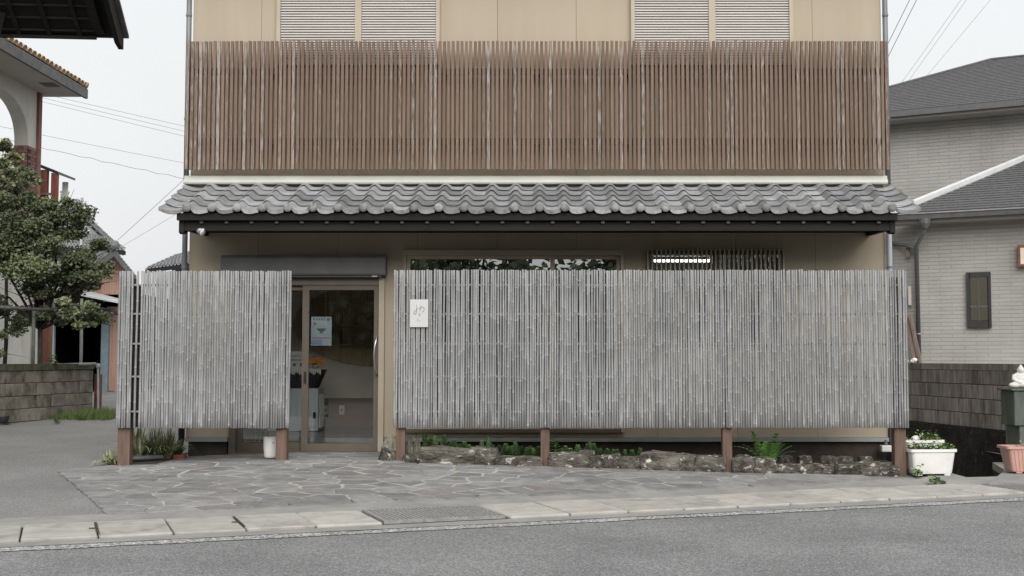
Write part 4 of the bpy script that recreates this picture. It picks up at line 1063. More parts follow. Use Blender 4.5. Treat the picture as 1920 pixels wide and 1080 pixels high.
# fern
p = at(1440, 862, -1.0); fb = Vector((p.x, -1.0, zf(p.x) + .05)); fern = thing('fern', 'bright green fern behind the stones between the last two fence posts', 'fern', fb)
r_ = random.Random(8)
for k in range(24):
    w = r_.uniform(0, 6.28); lean = r_.uniform(.35, 1.0); L = r_.uniform(.30, .44); m = MB(); P = []
    for i in range(9):
        t = i / 8; P.append(fb + Vector((math.cos(w) * lean * L * t, math.sin(w) * lean * L * t * .7, L * (t * 1.05 - .55 * lean * t * t))))
    m.tube(P, .0022, 4, False, .3)
    for i in range(1, 9):
        d = (P[i] - P[i - 1]).normalized(); sd_ = d.cross(Vector((0, 0, 1))).normalized(); ll = .085 * (1 - .75 * i / 8) + .012
        for s_ in (-1, 1):
            c0 = P[i]; e_ = c0 + sd_ * s_ * ll + d * ll * .35; m.add([c0 - d * .012, c0 + d * .014, e_ + d * .006, e_], [(0, 1, 2, 3)], r_.uniform(.4, 1.0))
    m.build('frond', 'leaf_fern', fern)
# variegated strap-leaf plants left
def strap_plant(label, base, n, L, seed, mat='leaf_strap', spread=1.0):
    r_ = random.Random(seed); b = Vector(base); o = thing('strap_leaf_plant', label, 'plant', base, 'strap-leaf plants by the left fence'); m = MB()
    for k in range(n):
        w = r_.uniform(0, 6.28); l_ = L * r_.uniform(.6, 1.1); ln = r_.uniform(.15, 1.0) * spread; wd = r_.uniform(.006, .013); tt = r_.uniform(.15, 1.0)
        c0 = b + Vector((r_.uniform(-.04, .04), r_.uniform(-.04, .04), 0)); sd_ = Vector((-math.sin(w), math.cos(w), 0)); vs, fs = [], []
        for i in range(6):
            t = i / 5; p = c0 + Vector((math.cos(w) * ln * l_ * t, math.sin(w) * ln * l_ * t, l_ * (t * 1.2 - ln * .95 * t * t))); ww = wd * (1 - t ** 2) + .0006
            vs += [p + sd_ * ww, p - sd_ * ww]
        for i in range(5): fs.append((2 * i, 2 * i + 1, 2 * i + 3, 2 * i + 2))
        m.add(vs, fs, tt)
    m.build('leaves', mat, o); m2 = MB(); m2.ball(tuple(b + Vector((0, 0, .005))), .03, 6); m2.build('crown_base', mat, o); return o
for k, (px, py, y, L, n, lab) in enumerate(((258, 850, -.75, .42, 150, 'pale variegated strap-leaf plant just right of the leftmost fence post'), (288, 850, -.65, .36, 150, 'dense strap-leaf plant in the middle of the bed under the left fence'), (312, 848, -.5, .36, 130, 'darker strap-leaf plant left of the black downpipe elbow'), (330, 848, -.25, .26, 50, 'small strap-leaf tuft behind the black downpipe elbow'), (205, 868, -1.0, .14, 60, 'low sprawling plant left of the leftmost fence post'), (222, 862, -.8, .13, 50, 'small sprawling tuft behind the leftmost fence post'))):
    p = at(px, py, y); strap_plant(lab, (p.x, y, gh(p.x, y) + .03), n, L, 40 + k, 'leaf_strap' if k in (0, 1, 4) else 'leaf_pale', 1.0 if k < 4 else 1.5)
# black drain pipe lying on the ground, red bricks
m = MB(); a_, b_ = at(215, 868, -1.0), at(305, 853, -.72); m.tube([(a_.x, -1.0, gh(a_.x, -1) + .065), (b_.x, -.72, gh(b_.x, -.72) + .06)], .026, 10); dp = m.build('drain_pipe', 'pipe_grey', None, True); tag(dp, 'grey drain pipe lying on the ground behind the leftmost fence post', 'pipe')
for px, lab in ((312, 'red brick left of the downpipe elbow'), (340, 'red brick right of the downpipe elbow')):
    p = at(px, 855, -.42); m = MB(); m.cbox(p.x - .07, p.x + .055, -.50, -.38, gh(p.x, -.42) + .004, gh(p.x, -.42) + .062, .004); tag(m.build('red_brick_piece', 'red_brick'), lab, 'brick', 'bricks at the downpipe')
# potted spider plant inside the glass, left of the white pot
o = strap_plant('spider plant inside the door glass behind the white pot', (-3.12, .26, .30), 46, .26, 77, 'leaf_pale', 1.3); o.name = 'spider_plant'; del o['group']
m = MB(); m.lathe([(.05, 0), (.07, .08), (.072, .09), (.03, .09)], (-3.12, .26, .214), 14); m.build('pot', 'pipe_black', o, True)
for k, (x0, x1) in enumerate(((-3.40, -3.33), (-3.23, -3.225))):
    m = MB(); m.tube([(x0, .20, .60), (x1, .24, .225)], .006, 6); tag(m.build('umbrella_stick', 'galvanised'), ['slanting thin steel stick inside the door glass', 'upright thin steel stick inside the door glass'][k], 'stick')

# ------------------------------------------------------------------ right side: planters, wall, statue, neighbour house
def planter(name, label, cx, cy, z, w, d, h, mat, rotz=0, ribs=0):
    o = thing(name, label, 'planter', (cx, cy, z), 'plastic planters at the right')
    rot = Matrix.Rotation(rotz, 3, 'Z'); T = lambda p: rot @ Vector(p) + Vector((cx, cy, z))
    def rr(w_, d_, z_, r=.035, n=4):
        out = []
        for sx, sy, a0 in ((1, 1, 0), (-1, 1, 90), (-1, -1, 180), (1, -1, 270)):
            for i in range(n + 1):
                a_ = R(a0 + 90 * i / n); out.append(T((sx * (w_ / 2 - r) + r * math.cos(a_), sy * (d_ / 2 - r) + r * math.sin(a_), z_)))
        return out
    rings = [rr(w * .80, d * .74, .018), rr(w * .82, d * .76, .03), rr(w * .93, d * .92, h - .03), rr(w, d, h - .028), rr(w, d, h), rr(w * .92, d * .88, h), rr(w * .90, d * .86, h - .06)]
    n = len(rings[0]); vs = [p for r_ in rings for p in r_]; fs = []
    for i in range(len(rings) - 1):
        for j in range(n): fs.append((i * n + j, i * n + (j + 1) % n, (i + 1) * n + (j + 1) % n, (i + 1) * n + j))
    fs.append(tuple(range(n - 1, -1, -1))); m = MB(); m.add(vs, fs); put('box', fix(m.mesh('box', mat)), o)
    m = MB(); m.add(rr(w * .905, d * .865, h - .035), [tuple(range(n))]); m.build('soil', 'soil', o)
    for sx in (-1, 1):
        m = MB(); c = T((sx * w * .30, -d * .25, 0)); m.box(c.x - .03, c.x + .03, c.y - .03, c.y + .03, z, z + .02); m.build('foot', mat, o)
    for k in range(ribs):
        t = -.42 + .84 * k / (ribs - 1); m = MB()
        a_, b_ = T((t * w * .82, -d * .38 - .003, .03)), T((t * w * .93, -d * .46 - .003, h - .03)); m.tube([a_, b_], .005, 5); m.build('rib', mat, o)
    return o
def herb(label, cx, cy, z, wx, wy, h, n, seed, mat='leaf_bright', group='herbs growing in the planters'):
    r_ = random.Random(seed); o = thing('herb_clump', label, 'plant', (cx, cy, z), group); m = MB()
    for k in range(n):
        c = Vector((cx + max(-.55, min(.55, r_.gauss(0, .4))) * wx, cy + max(-.55, min(.55, r_.gauss(0, .4))) * wy, z + abs(r_.gauss(0, h * .5)))); w = r_.uniform(0, 6.28); L = r_.uniform(.022, .045)
        d = Vector((math.cos(w), math.sin(w), r_.uniform(-.1, .9))).normalized() * L; s_ = d.cross(Vector((0, 0, 1))).normalized() * L * .42
        m.add([c, c + d * .5 + s_, c + d, c + d * .5 - s_], [(0, 1, 2, 3)], r_.uniform(.2, 1))
    m.build('leaves', mat, o); m = MB()
    for k in range(5): x = cx + r_.uniform(-.3, .3) * wx; m.tube([(x, cy, z - .03), (x + r_.uniform(-.02, .02), cy, z + h * .7)], .0025, 4)
    m.build('stems', mat, o); return o
zp = .06
planter('planter_box', 'white plastic planter beside the right fence post, the nearer of the two', 4.065, -1.14, .068, .50, .27, .27, 'white_plastic', .1)
planter('planter_box', 'white plastic planter standing behind the nearer white one', 4.05, -.80, zp + .09, .50, .26, .26, 'white_plastic', .1)
m = MB(); m.cbox(3.76, 4.33, -.94, -.66, .02, .149, .004); tag(m.build('concrete_kerb_block', 'concrete'), 'grey concrete block carrying the rear white planter', 'block')
herb('bright green herbs filling the nearer white planter', 4.06, -1.14, .325, .40, .16, .07, 420, 1)
herb('green herbs at the right end of the rear white planter', 4.16, -.80, zp + .34, .18, .15, .07, 240, 2)
herb('few green sprouts at the left end of the rear white planter', 3.92, -.80, zp + .33, .10, .1, .05, 40, 3)
herb('small green weed growing at the foot of the right fence post', 3.86, -1.42, zp + .02, .07, .07, .09, 70, 4, group='weeds on the pavement')
herb('round green weed on the pavement in front of the white planter', 3.93, -1.75, .05, .08, .08, .05, 90, 5, group='weeds on the pavement')
pk = planter('planter_box', 'pink ribbed plastic planter in front of the green pedestal', 5.32, -.72, .055, .72, .30, .285, 'pink_plastic', .05, 14)
herb('green seedlings in the pink planter', 5.22, -.74, .32, .2, .12, .05, 60, 6)
# little white watering tool lying in the rear planter
wt = thing('watering_jug', 'small white plastic jug with a spout lying in the rear white planter', 'jug', (4.03, -.81, zp + .33))
m = MB(); m.ball((4.025, -.81, zp + .355), .05, 8, 1, .8, .75); m.build('body', 'white_plastic', wt, True)
m = MB(); m.tube([(4.05, -.81, zp + .36), (4.08, -.82, zp + .39), (4.10, -.825, zp + .415)], [.014, .009, .011], 8); m.build('spout', 'white_plastic', wt, True)
wb = thing('gas_meter', 'white meter box low at the right corner of the shop', 'meter', (3.93, -.12, .22))
m = MB(); m.cbox(3.84, 3.955, -.16, -.06, .23, .30, .006); m.build('box', 'white_plastic', wb); m = MB(); m.tube([(3.90, -.11, .302), (3.90, -.11, .36)], .018, 8); m.build('stub', 'pipe_grey', wb)

# ---- block wall on the right
def block_wall(name, label, p, q, z0, rows, mat, cap, bl=.4, bh=.195, th=.12, base=None, capmat='block_cap', over=.0):
    p, q = Vector((*p, 0)), Vector((*q, 0)); e = (q - p).normalized(); L = (q - p).length; nrm = Vector((e.y, -e.x, 0))
    o = thing(name, label, 'wall', (p.x, p.y, z0)); n = int(L / bl); bl = L / n
    rz = math.atan2(e.y, e.x)
    def ob(m, a, b, c, d, z, zz): m.hexa([p + e * a + nrm * c + Vector((0, 0, z)), p + e * b + nrm * c + Vector((0, 0, z)), p + e * b + nrm * d + Vector((0, 0, z)), p + e * a + nrm * d + Vector((0, 0, z))] + [p + e * a + nrm * c + Vector((0, 0, zz)), p + e * b + nrm * c + Vector((0, 0, zz)), p + e * b + nrm * d + Vector((0, 0, zz)), p + e * a + nrm * d + Vector((0, 0, zz))])
    m = MB(); ob(m, .004, L - .004, -th + .006, -.006, z0, z0 + rows * bh); put('mortar_core', fix(m.mesh('mortar_core', 'joint')), o)
    m = MB(); m.cbox(.004, bl - .004, -.001, th + .001, .004, bh - .004, .006); me = fix(m.mesh('block', mat))
    r_ = random.Random(len(name))
    for r in range(rows):
        for k in range(n): put('block', me, o, (p + e * (bl * k)) + Vector((0, 0, z0 + bh * r)) + nrm * r_.uniform(-.002, .003), (0, 0, rz))
    if cap:
        for k in range(n):
            m = MB(); ob(m, bl * k + .002, bl * (k + 1) - .002, -th - over, over, z0 + rows * bh + .003, z0 + rows * bh + cap); put('coping', fix(m.mesh('coping', capmat)), o)
    if base:
        m = MB(); ob(m, -.05, L + .05, -th - .05, .05, base, z0 - .002); put('footing', fix(m.mesh('footing', 'black_moss')), o)
    return o
bw = block_wall('block_wall', 'dark streaked concrete block wall at the right beyond the planters', (5.50, 5.0), (6.42, -.2), .335, 4, 'block_streak', .085, .4, .195, .12, -.55, 'block_streak', .004)
# ---- pedestal and statue
pd = thing('stone_pedestal', 'green grey pedestal of stacked stone slabs at the right edge', 'pedestal', (5.7, .3, .05))
for (x0, x1, y0, y1, z0, z1) in ((5.50, 6.13, .16, .60, .05, .50), (5.44, 5.68, .14, .56, .503, .90), (5.683, 6.18, .17, .56, .503, .72), (5.683, 6.18, .15, .56, .723, .898)):
    m = MB(); m.cbox(x0, x1, y0, y1, z0, z1, .008); m.build('slab', 'pedestal', pd)
m = MB(); m.cbox(5.41, 6.20, .12, .60, .902, .925, .004); m.build('top_slab', 'pedestal', pd)
sx_, sy_, sz_ = 5.58, .30, .926
m = MB()
m.ball((sx_, sy_, sz_ + .045), .11, 12, 1.0, .80, .45)                 # folded legs
m.ball((sx_ - .085, sy_ - .03, sz_ + .035), .055, 10, 1.2, 1, .65); m.ball((sx_ + .085, sy_ - .03, sz_ + .035), .055, 10, 1.2, 1, .65)
m.ball((sx_, sy_ + .01, sz_ + .10), .078, 12, 1.0, .72, 1.05)           # trunk
m.ball((sx_, sy_ + .005, sz_ + .148), .070, 12, 1.1, .62, .55)           # shoulders
m.tube([(sx_, sy_, sz_ + .15), (sx_, sy_ - .005, sz_ + .195)], .026, 10)  # neck
m.ball((sx_, sy_ - .01, sz_ + .212), .040, 12, .92, 1, 1.12)           # head
m.ball((sx_, sy_ - .008, sz_ + .255), .018, 8)                          # topknot
for s_ in (-1, 1):
    m.tube([(sx_ + s_ * .072, sy_, sz_ + .152), (sx_ + s_ * .088, sy_ - .015, sz_ + .105), (sx_ + s_ * .055, sy_ - .062, sz_ + .072), (sx_ + s_ * .012, sy_ - .075, sz_ + .068)], [.026, .024, .020, .017], 8)
    m.ball((sx_ + s_ * .038, sy_ - .004, sz_ + .205), .010, 6, .6, 1, 1.9)   # ears
m.ball((sx_, sy_ - .05, sz_ + .212), .007, 6, .8, 1, 1.3)               # nose
src = fix(m.mesh('statue_src', 'statue_white', True)); tmp = bpy.data.objects.new('statue_src', src); COL.objects.link(tmp)
rm = tmp.modifiers.new('r', 'REMESH'); rm.mode = 'VOXEL'; rm.voxel_size = .0065; rm.use_smooth_shade = True
dg = bpy.context.evaluated_depsgraph_get(); me = bpy.data.meshes.new_from_object(tmp.evaluated_get(dg)); bpy.data.objects.remove(tmp)
me.materials.clear(); me.materials.append(MATS['statue_white']); me.polygons.foreach_set('use_smooth', [True] * len(me.polygons))
tag(put('stone_statue', me), 'small white stone statue of a seated cross-legged figure on the pedestal', 'statue')

# ---- grey neighbour house
HA = Vector((7.03, 9.7, 0)); HE = Vector((.88, -.475, 0)).normalized(); HN = Vector((-HE.y * -1, 0, 0)); HN = Vector((HE.y, -HE.x, 0))
Hp = lambda u, out, z: HA + HE * u + HN * out + Vector((0, 0, z))
gh_ = thing('grey_house', 'grey split-face clad house with dark shingle roofs beyond the right wall', 'house', (8.5, 9, .1))
def hquad(name, mat, pts, th, vec, uvb=True):
    m = MB(); m.prism(pts, Vector(vec) * th); me = fix(m.mesh(name, mat))
    if uvb: uv_plane(me, HE, (0, 0, 1), HA)
    return put(name, me, gh_)
ul = (on_plane(1719, 600, HA, HN) - HA).dot(HE)
hquad('wall', 'split_siding', [Hp(ul, 0, 0), Hp(4.6, 0, 0), Hp(4.6, 0, 3.93), Hp(ul, 0, 3.93)], .2, -HN)
# side return, further back and in shade
m = MB(); sv = Vector((-.62, .78, 0)); m.prism([Hp(ul, -.001, 0), Hp(ul, -.001, 0) + sv * 1.6, Hp(ul, -.001, 3.9) + sv * 1.6, Hp(ul, -.001, 3.9)], HE * .2); me = fix(m.mesh('side_wall', 'split_siding')); uv_plane(me, sv, (0, 0, 1), HA); put('side_wall', me, gh_)
# eave: soffit board, gutter, downpipe
hquad('fascia', 'house_fascia', [Hp(ul - 1.2, .0, 3.80), Hp(4.8, .0, 3.80), Hp(4.8, .40, 3.80), Hp(ul - 1.2, .40, 3.80)], .10, (0, 0, 1), False)
m = MB(); m.prism([Hp(ul - 1.3, .40, 3.86), Hp(ul - 1.3, .52, 3.86), Hp(ul - 1.3, .53, 3.97), Hp(ul - 1.3, .40, 3.97)], HE * 6.2); put('gutter', fix(m.mesh('gutter', 'gutter_dark')), gh_)
m = MB(); m.prism([Hp(ul - 1.3, .521, 3.955), Hp(ul - 1.3, .545, 3.955), Hp(ul - 1.3, .545, 3.985), Hp(ul - 1.3, .521, 3.985)], HE * 6.2); put('gutter_lip', fix(m.mesh('gutter_lip', 'galvanised')), gh_)
g0 = on_plane(1734, 415, Hp(0, .56, 0), HN); g1 = on_plane(1718, 462, Hp(0, .12, 0), HN); g2 = on_plane(1724, 690, Hp(0, .10, 0), HN)
m = MB(); m.tube([g0 + Vector((0, 0, .05)), g0 - Vector((0, 0, .04)), g0 - Vector((0, 0, .14))], [.11, .10, .05], 10); m.build('rain_head', 'gutter_dark', gh_)
m = MB(); m.tube([g0 - Vector((0, 0, .14)), g1, g2], .042, 10); m.build('downpipe', 'gutter_dark', gh_, True)
m = MB(); c = lerp(g1, g2, .72); m.tube([c - Vector((0, 0, .01)), c + Vector((0, 0, .01))], .05, 10); m.build('pipe_clip', 'galvanised', gh_)
m = MB(); m.tube([on_plane(1672, 457, Hp(0, -.2, 0), HN), on_plane(1700, 460, Hp(0, .1, 0), HN), on_plane(1715, 466, Hp(0, .12, 0), HN)], .035, 8); m.build('waste_pipe', 'gutter_dark', gh_, True)
# window
wq = lambda px, py, out: on_plane(px, py, Hp(0, out, 0), HN)
def hbox(name, mat, a, b, o0, o1, par):          # box on the wall from two image-measured corners (top-left, bottom-right)
    A, B = wq(*a, o0), wq(*b, o0); ua, ub = (A - HA).dot(HE), (B - HA).dot(HE)
    m = MB(); m.prism([Hp(ua, o0, B.z), Hp(ub, o0, B.z), Hp(ub, o0, A.z), Hp(ua, o0, A.z)], HN * (o1 - o0)); return put(name, fix(m.mesh(name, mat)), par)
wd = hbox('window', 'window_dark', (1812, 511), (1860, 614), .001, .03, gh_)
hbox('glass_pane', 'glass_dim', (1819, 519), (1852, 600), .031, .033, wd)
hbox('frame_bar', 'window_dark', (1812, 511), (1819, 614), .031, .07, wd); hbox('frame_bar', 'window_dark', (1853, 511), (1860, 614), .031, .07, wd)
hbox('frame_bar', 'window_dark', (1819, 511), (1853, 519), .031, .07, wd); hbox('frame_bar', 'window_dark', (1819, 603), (1853, 614), .031, .07, wd)
hbox('mullion', 'gutter_dark', (1834, 519), (1837, 603), .034, .05, wd); hbox('mullion', 'gutter_dark', (1819, 573), (1853, 576), .034, .048, wd)
wl_ = hbox('wall_lantern', 'rust_red', (1910, 460), (1930, 500), .001, .12, gh_); hbox('lantern_glass', 'lamp_cream', (1913, 465), (1928, 495), .121, .135, wl_)
hbox('vent_cover', 'old_timber', (1699, 465), (1708, 482), .002, .05, gh_); hbox('meter_box', 'soffit_pale', (1704, 537), (1710, 572), .002, .06, gh_)
# lower roof
LRn = (HN * math.sin(R(24)) + Vector((0, 0, math.cos(R(24))))).normalized(); LR0 = Hp(0, .55, 3.985)
h0, h1 = on_plane(1690, 399, LR0, LRn), on_plane(1960, 288, LR0, LRn)
slope = (LRn.cross(HE)).normalized(); slope = slope if slope.z > 0 else -slope
s1 = (h1 - LR0).dot(slope); u_h0, s_h0, u_h1 = (h0 - HA).dot(HE), (h0 - LR0).dot(slope), (h1 - HA).dot(HE)
def courses(name, P0, nrm, sdir, e, sa, sb, left, right, par, step=.15):
    m = MB(); s_ = sa
    while s_ < sb:
        t = min(s_ + step, sb); q = [P0 + e * left(s_) + sdir * s_ + nrm * .018, P0 + e * right(s_) + sdir * s_ + nrm * .018, P0 + e * right(t) + sdir * t + nrm * .004, P0 + e * left(t) + sdir * t + nrm * .004]
        q2 = [p - nrm * .02 for p in q]; m.hexa(q2 + q); s_ = t
    put(name, fix(m.mesh(name, 'shingle')), par)['kind'] = 'stuff'
B0 = LR0 - HE * (LR0 - HA).dot(HE)
lf = lambda s: lerp(u_h0, u_h1, (s - s_h0) / (s1 - s_h0))
courses('shingle_courses', B0, LRn, slope, HE, 0, s1, lambda s: max(ul - 1.2, lf(s)) if s > s_h0 else ul - 1.2, lambda s: 5.0, gh_)
m = MB(); hd = (h1 - h0).normalized(); m.prism([h0 - hd * 1.2 + LRn * .03, h0 - hd * 1.2 + LRn * .11, h0 - hd * 1.2 + LRn * .11 - HE * .13, h0 - hd * 1.2 + LRn * .03 - HE * .13], h1 - h0 + hd * 1.2); put('ridge_flashing', fix(m.mesh('ridge_flashing', 'tin_flash')), gh_)
# upper storey
UO = -2.4
hquad('upper_wall', 'split_siding', [Hp(-2.5, UO, 3.6), Hp(6, UO, 3.6), Hp(6, UO, 6.52), Hp(-2.5, UO, 6.52)], .2, -HN)
e0, e1 = on_plane(1668, 205, Hp(0, UO + .6, 0), HN), on_plane(1920, 192, Hp(0, UO + .6, 0), HN); ze = (e0.z + e1.z) / 2
hquad('upper_soffit', 'house_fascia', [Hp(-3.2, UO + .0, ze - .17), Hp(6.5, UO + .0, ze - .17), Hp(6.5, UO + .56, ze - .17), Hp(-3.2, UO + .56, ze - .17)], .10, (0, 0, 1), False)
m = MB(); m.prism([Hp(-3.3, UO + .565, ze - .12), Hp(-3.3, UO + .66, ze - .12), Hp(-3.3, UO + .66, ze + .0), Hp(-3.3, UO + .565, ze)], HE * 9.8); put('upper_gutter', fix(m.mesh('upper_gutter', 'gutter_dark')), gh_)
URn = (HN * math.sin(R(23)) + Vector((0, 0, math.cos(R(23))))).normalized(); UR0 = Hp(0, UO + .66, ze + .0)
us_ = (URn.cross(HE)).normalized(); us_ = us_ if us_.z > 0 else -us_
a0, a1 = on_plane(1664, 166, UR0, URn), on_plane(1858, 113, UR0, URn)
ua0, sa0, ua1, sa1 = (a0 - UR0).dot(HE), (a0 - UR0).dot(us_), (a1 - UR0).dot(HE), (a1 - UR0).dot(us_)
C0 = UR0
courses('upper_shingle_courses', C0, URn, us_, HE, 0, sa1, lambda s: lerp(ua0, ua1, (s - sa0) / (sa1 - sa0)), lambda s: 6.3 - HA.dot(HE) * 0, gh_, .16)
m = MB(); m.prism([a1 - URn * .05, a1 + HE * 5 - URn * .05, a1 + HE * 5 - us_ * .3 - Vector((0, 0, 2)) - HN * 2.4, a1 - Vector((0, 0, 2)) - HN * 2.4], HN * -.03); put('rear_roof_slope', fix(m.mesh('rear_roof_slope', 'shingle')), gh_)
m = MB(); m.tube([a0 - (a1 - a0) * .4 + URn * .02, a1 + URn * .02, a1 + HE * 5 + URn * .02], .035, 6); m.build('hip_cap', 'shingle', gh_)
# timbers leaning at the house corner, white bits on the wall top
for k, (a_, b_) in enumerate((((1702, 592), (1716, 685)), ((1706, 590), (1728, 688)))):
    A, B = wq(*a_, .10 + .1 * k), wq(*b_, .35); m = MB(); d_ = (B - A); m.tube([A, B], .035, 4); tag(m.build('leaning_timber', 'old_timber'), ['thinner old timber leaning at the grey house corner', 'longer old timber leaning in front of the other at the grey house corner'][k], 'timber', 'timbers leaning at the house')
c = Vector((5.60, 4.75, 1.235)); m = MB()
for k in range(6): m.ball((c.x + rng.uniform(-.09, .09), c.y + rng.uniform(-.05, .05), c.z + rng.uniform(-.02, .03)), rng.uniform(.025, .05), 6, 1, 1, .7)
tag(m.build('plastic_bag', 'white_plastic', None, True), 'crumpled white plastic bag lying on top of the far end of the right block wall', 'bag')

# ------------------------------------------------------------------ left side
lw_ = block_wall('block_wall', 'mossy brown concrete block wall along the driveway at the left', (-8.95, -.6), (-7.56, 7.25), .10, 5, 'block', .10, .40, .197, .13, -.2, 'block_cap', .02)
def shift_children(o, dz):
    pass
# grass tuft along the wall foot
r_ = random.Random(2); m = MB()
for k in range(2600):
    t = r_.random(); x = lerp(-7.78, -6.75, r_.random()) ; y = 6.2 + r_.uniform(-.5, 1.0) - .25 * (x + 7.2)
    if x < -7.88 + (y - 5.5) * .18: continue
    h = r_.uniform(.05, .16) * (1 - .35 * abs(x + 7.3)); w = r_.uniform(0, 6.28); s_ = Vector((math.cos(w), math.sin(w), 0)) * .007; c = Vector((x, y, gh(x, y))); tip = c + Vector((r_.uniform(-.05, .05), r_.uniform(-.05, .05), h))
    m.add([c - s_, c + s_, tip], [(0, 1, 2)], r_.random())
g = stuff(m.build('grass', 'grass')); g['label'] = 'short green grass along the foot of the left block wall'; g['category'] = 'grass'
for k, (px, py, n) in enumerate(((105, 805, 26), (150, 800, 16), (10, 806, 40))):
    p = on_ground(px, py, .2); herb(['weed at the edge of the driveway below the block wall', 'tiny weed on the driveway near the grass', 'moss and weeds at the wall foot by the left picture edge'][k], p.x, p.y, gh(p.x, p.y) + .01, .1, .1, .08, n * 2, 50 + k, 'grass', 'weeds on the driveway')
sprig('leafy_weed', 'bright green leafy sprout on top of the left block wall', (at(97, 688, 5.95).x, 5.95, 1.16), .16, 14, .14, 'leaf_bright', 9, .3)

# ---- maple tree and railing behind the wall
def tree(name, label, base, clumps, nleaf, size, mat, seed, trunk_r=.05, cat='tree', group=None, fork=.6, flat=.6, barkm='bark'):
    r_ = random.Random(seed); b = Vector(base); o = thing(name, label, cat, base, group)
    cen = sum((Vector(c[:3]) for c in clumps), Vector()) / len(clumps); f = lerp(b, cen, fork); f.x = lerp(b.x, cen.x, fork * .5); f.y = b.y
    m = MB(); m.tube([b, lerp(b, f, .5) + Vector((.03, .02, 0)), f], [trunk_r, trunk_r * .85, trunk_r * .7], 9)
    m.build('trunk', barkm, o, True); m = MB()
    for c in clumps:
        c = Vector(c[:3]); mid = lerp(f, c, .55) + Vector((r_.uniform(-.1, .1), r_.uniform(-.1, .1), .12)); m.tube([f - Vector((0, 0, .05)), mid, c], [trunk_r * .5, trunk_r * .3, trunk_r * .1], 5)
        for j in range(4):
            d = Vector((r_.uniform(-.5, .5), r_.uniform(-.5, .5), r_.uniform(-.2, .3))); m.tube([mid, lerp(mid, c + d, .6), c + d], [trunk_r * .2, trunk_r * .13, trunk_r * .05], 4)
    m.build('limbs', barkm, o, True); m = MB(); tot = sum(c[3] ** 2 for c in clumps)
    for c in clumps:
        c0, rad = Vector(c[:3]), c[3]
        k = int(nleaf * rad * rad / tot); sub = [(c0 + Vector((r_.gauss(0, .5), r_.gauss(0, .5), r_.gauss(0, .35))) * rad, rad * r_.uniform(.22, .42), r_.uniform(.0, .5)) for _ in range(max(6, int(rad * 14)))]
        for i in range(k):
            sc_, sr_, tb = r_.choice(sub); p = sc_ + Vector((r_.gauss(0, .55), r_.gauss(0, .55), r_.gauss(0, .55) * flat)) * sr_
            nrm = Vector((r_.gauss(0, .6), r_.gauss(0, .6) - .2, r_.uniform(.2, 1))).normalized(); a_ = nrm.orthogonal().normalized(); a_.rotate(Matrix.Rotation(r_.uniform(0, 6.28), 3, nrm)); b_ = nrm.cross(a_)
            s_ = size * r_.uniform(.6, 1.3); m.add([p - a_ * s_ * .5, p + b_ * s_ * .32, p + a_ * s_ * .5 - nrm * s_ * .12, p - b_ * s_ * .32], [(0, 1, 2, 3)], min(1, tb + r_.uniform(.05, .5)))
    m.build('crown', mat, o); return o
Y0 = 6.2
cl = []
for px, py, dy, rp in ((20, 430, 0, 60), (70, 420, -.3, 55), (45, 500, -.5, 62), (105, 440, .2, 45), (120, 500, -.2, 55), (150, 470, 0, 45), (165, 530, -.3, 38), (150, 580, -.5, 36), (180, 505, 0, 20), (130, 540, .3, 40), (30, 320, .2, 34), (85, 590, .2, 36), (35, 600, .3, 36), (60, 560, .3, 38), (10, 370, 0, 45), (55, 370, .4, 36), (-30, 450, -.4, 60), (-40, 540, 0, 50), (10, 575, .1, 40), (170, 600, -.4, 20), (95, 385, 0, 30)):
    p = at(px, py, Y0 + dy); cl.append((p.x, p.y, p.z, rp / 108))
tb_ = at(65, 690, 6.3)
tree('maple_tree', 'leafy dark green maple tree behind the left block wall', (tb_.x, 6.4, .2), cl, 47000, .064, 'leaf_tree', 6, .055)
cl2 = []
for px, py, rp in ((5, 275, 26), (28, 300, 24), (10, 330, 36), (45, 340, 22), (-25, 300, 34), (-20, 380, 40), (52, 385, 20)):
    p = at(px, py, 7.4); cl2.append((p.x, p.y, p.z, rp / 110))
tree('pale_shrub_tree', 'pale yellow-green airy tree rising behind the maple at the left edge', (at(5, 690, 7.6).x, 7.6, .3), cl2, 5200, .075, 'leaf_pale', 16, .04)
cl3 = [(*at(px, py, 5.6), rp / 118) for px, py, rp in ((-12, 620, 22), (-5, 660, 22), (-25, 690, 30))]
tree('garden_shrub', 'low dark shrub at the left picture edge behind the block wall', (at(-15, 700, 5.6).x, 5.6, .6), cl3, 1500, .06, 'leaf_tree', 18, .02, 'shrub')
rl = thing('pipe_railing', 'grey pipe railing behind the left block wall under the maple', 'railing', (-8, 5.4, 1.1))
A, B = at(-40, 574, 4.6), at(142, 584, 6.6); m = MB(); m.tube([A, B], .028, 8); m.build('top_rail', 'rail_dark', rl, True)
p = at(64, 580, 6.0); m = MB(); m.tube([(p.x, 6.0, p.z), (p.x, 6.0, .95)], .03, 8); m.build('upright', 'rail_dark', rl, True)
p, q = at(153, 560, 7.9), at(153, 690, 7.9); m = MB(); m.tube([p, (q.x, 7.9, .3)], .028, 8); m.build('upright', 'galvanised', rl, True)
p, q = at(108, 684, 6.6), at(180, 682, 6.9); m = MB(); m.tube([p, q], .022, 8); m.build('low_rail', 'galvanised', rl, True)
tb2 = thing('tap_head', 'old grey pipe end cap at the end of the left block wall', 'pipe end', (-7.5, 7.2, 1.1)); p = at(184, 686, 7.0)
m = MB(); m.ball((p.x, 7.0, p.z), .045, 8); m.build('cap', 'rail_bamboo', tb2, True); m = MB(); m.tube([(p.x, 7.0, p.z), (p.x, 7.05, .35)], .02, 8); m.build('riser', 'galvanised', tb2)
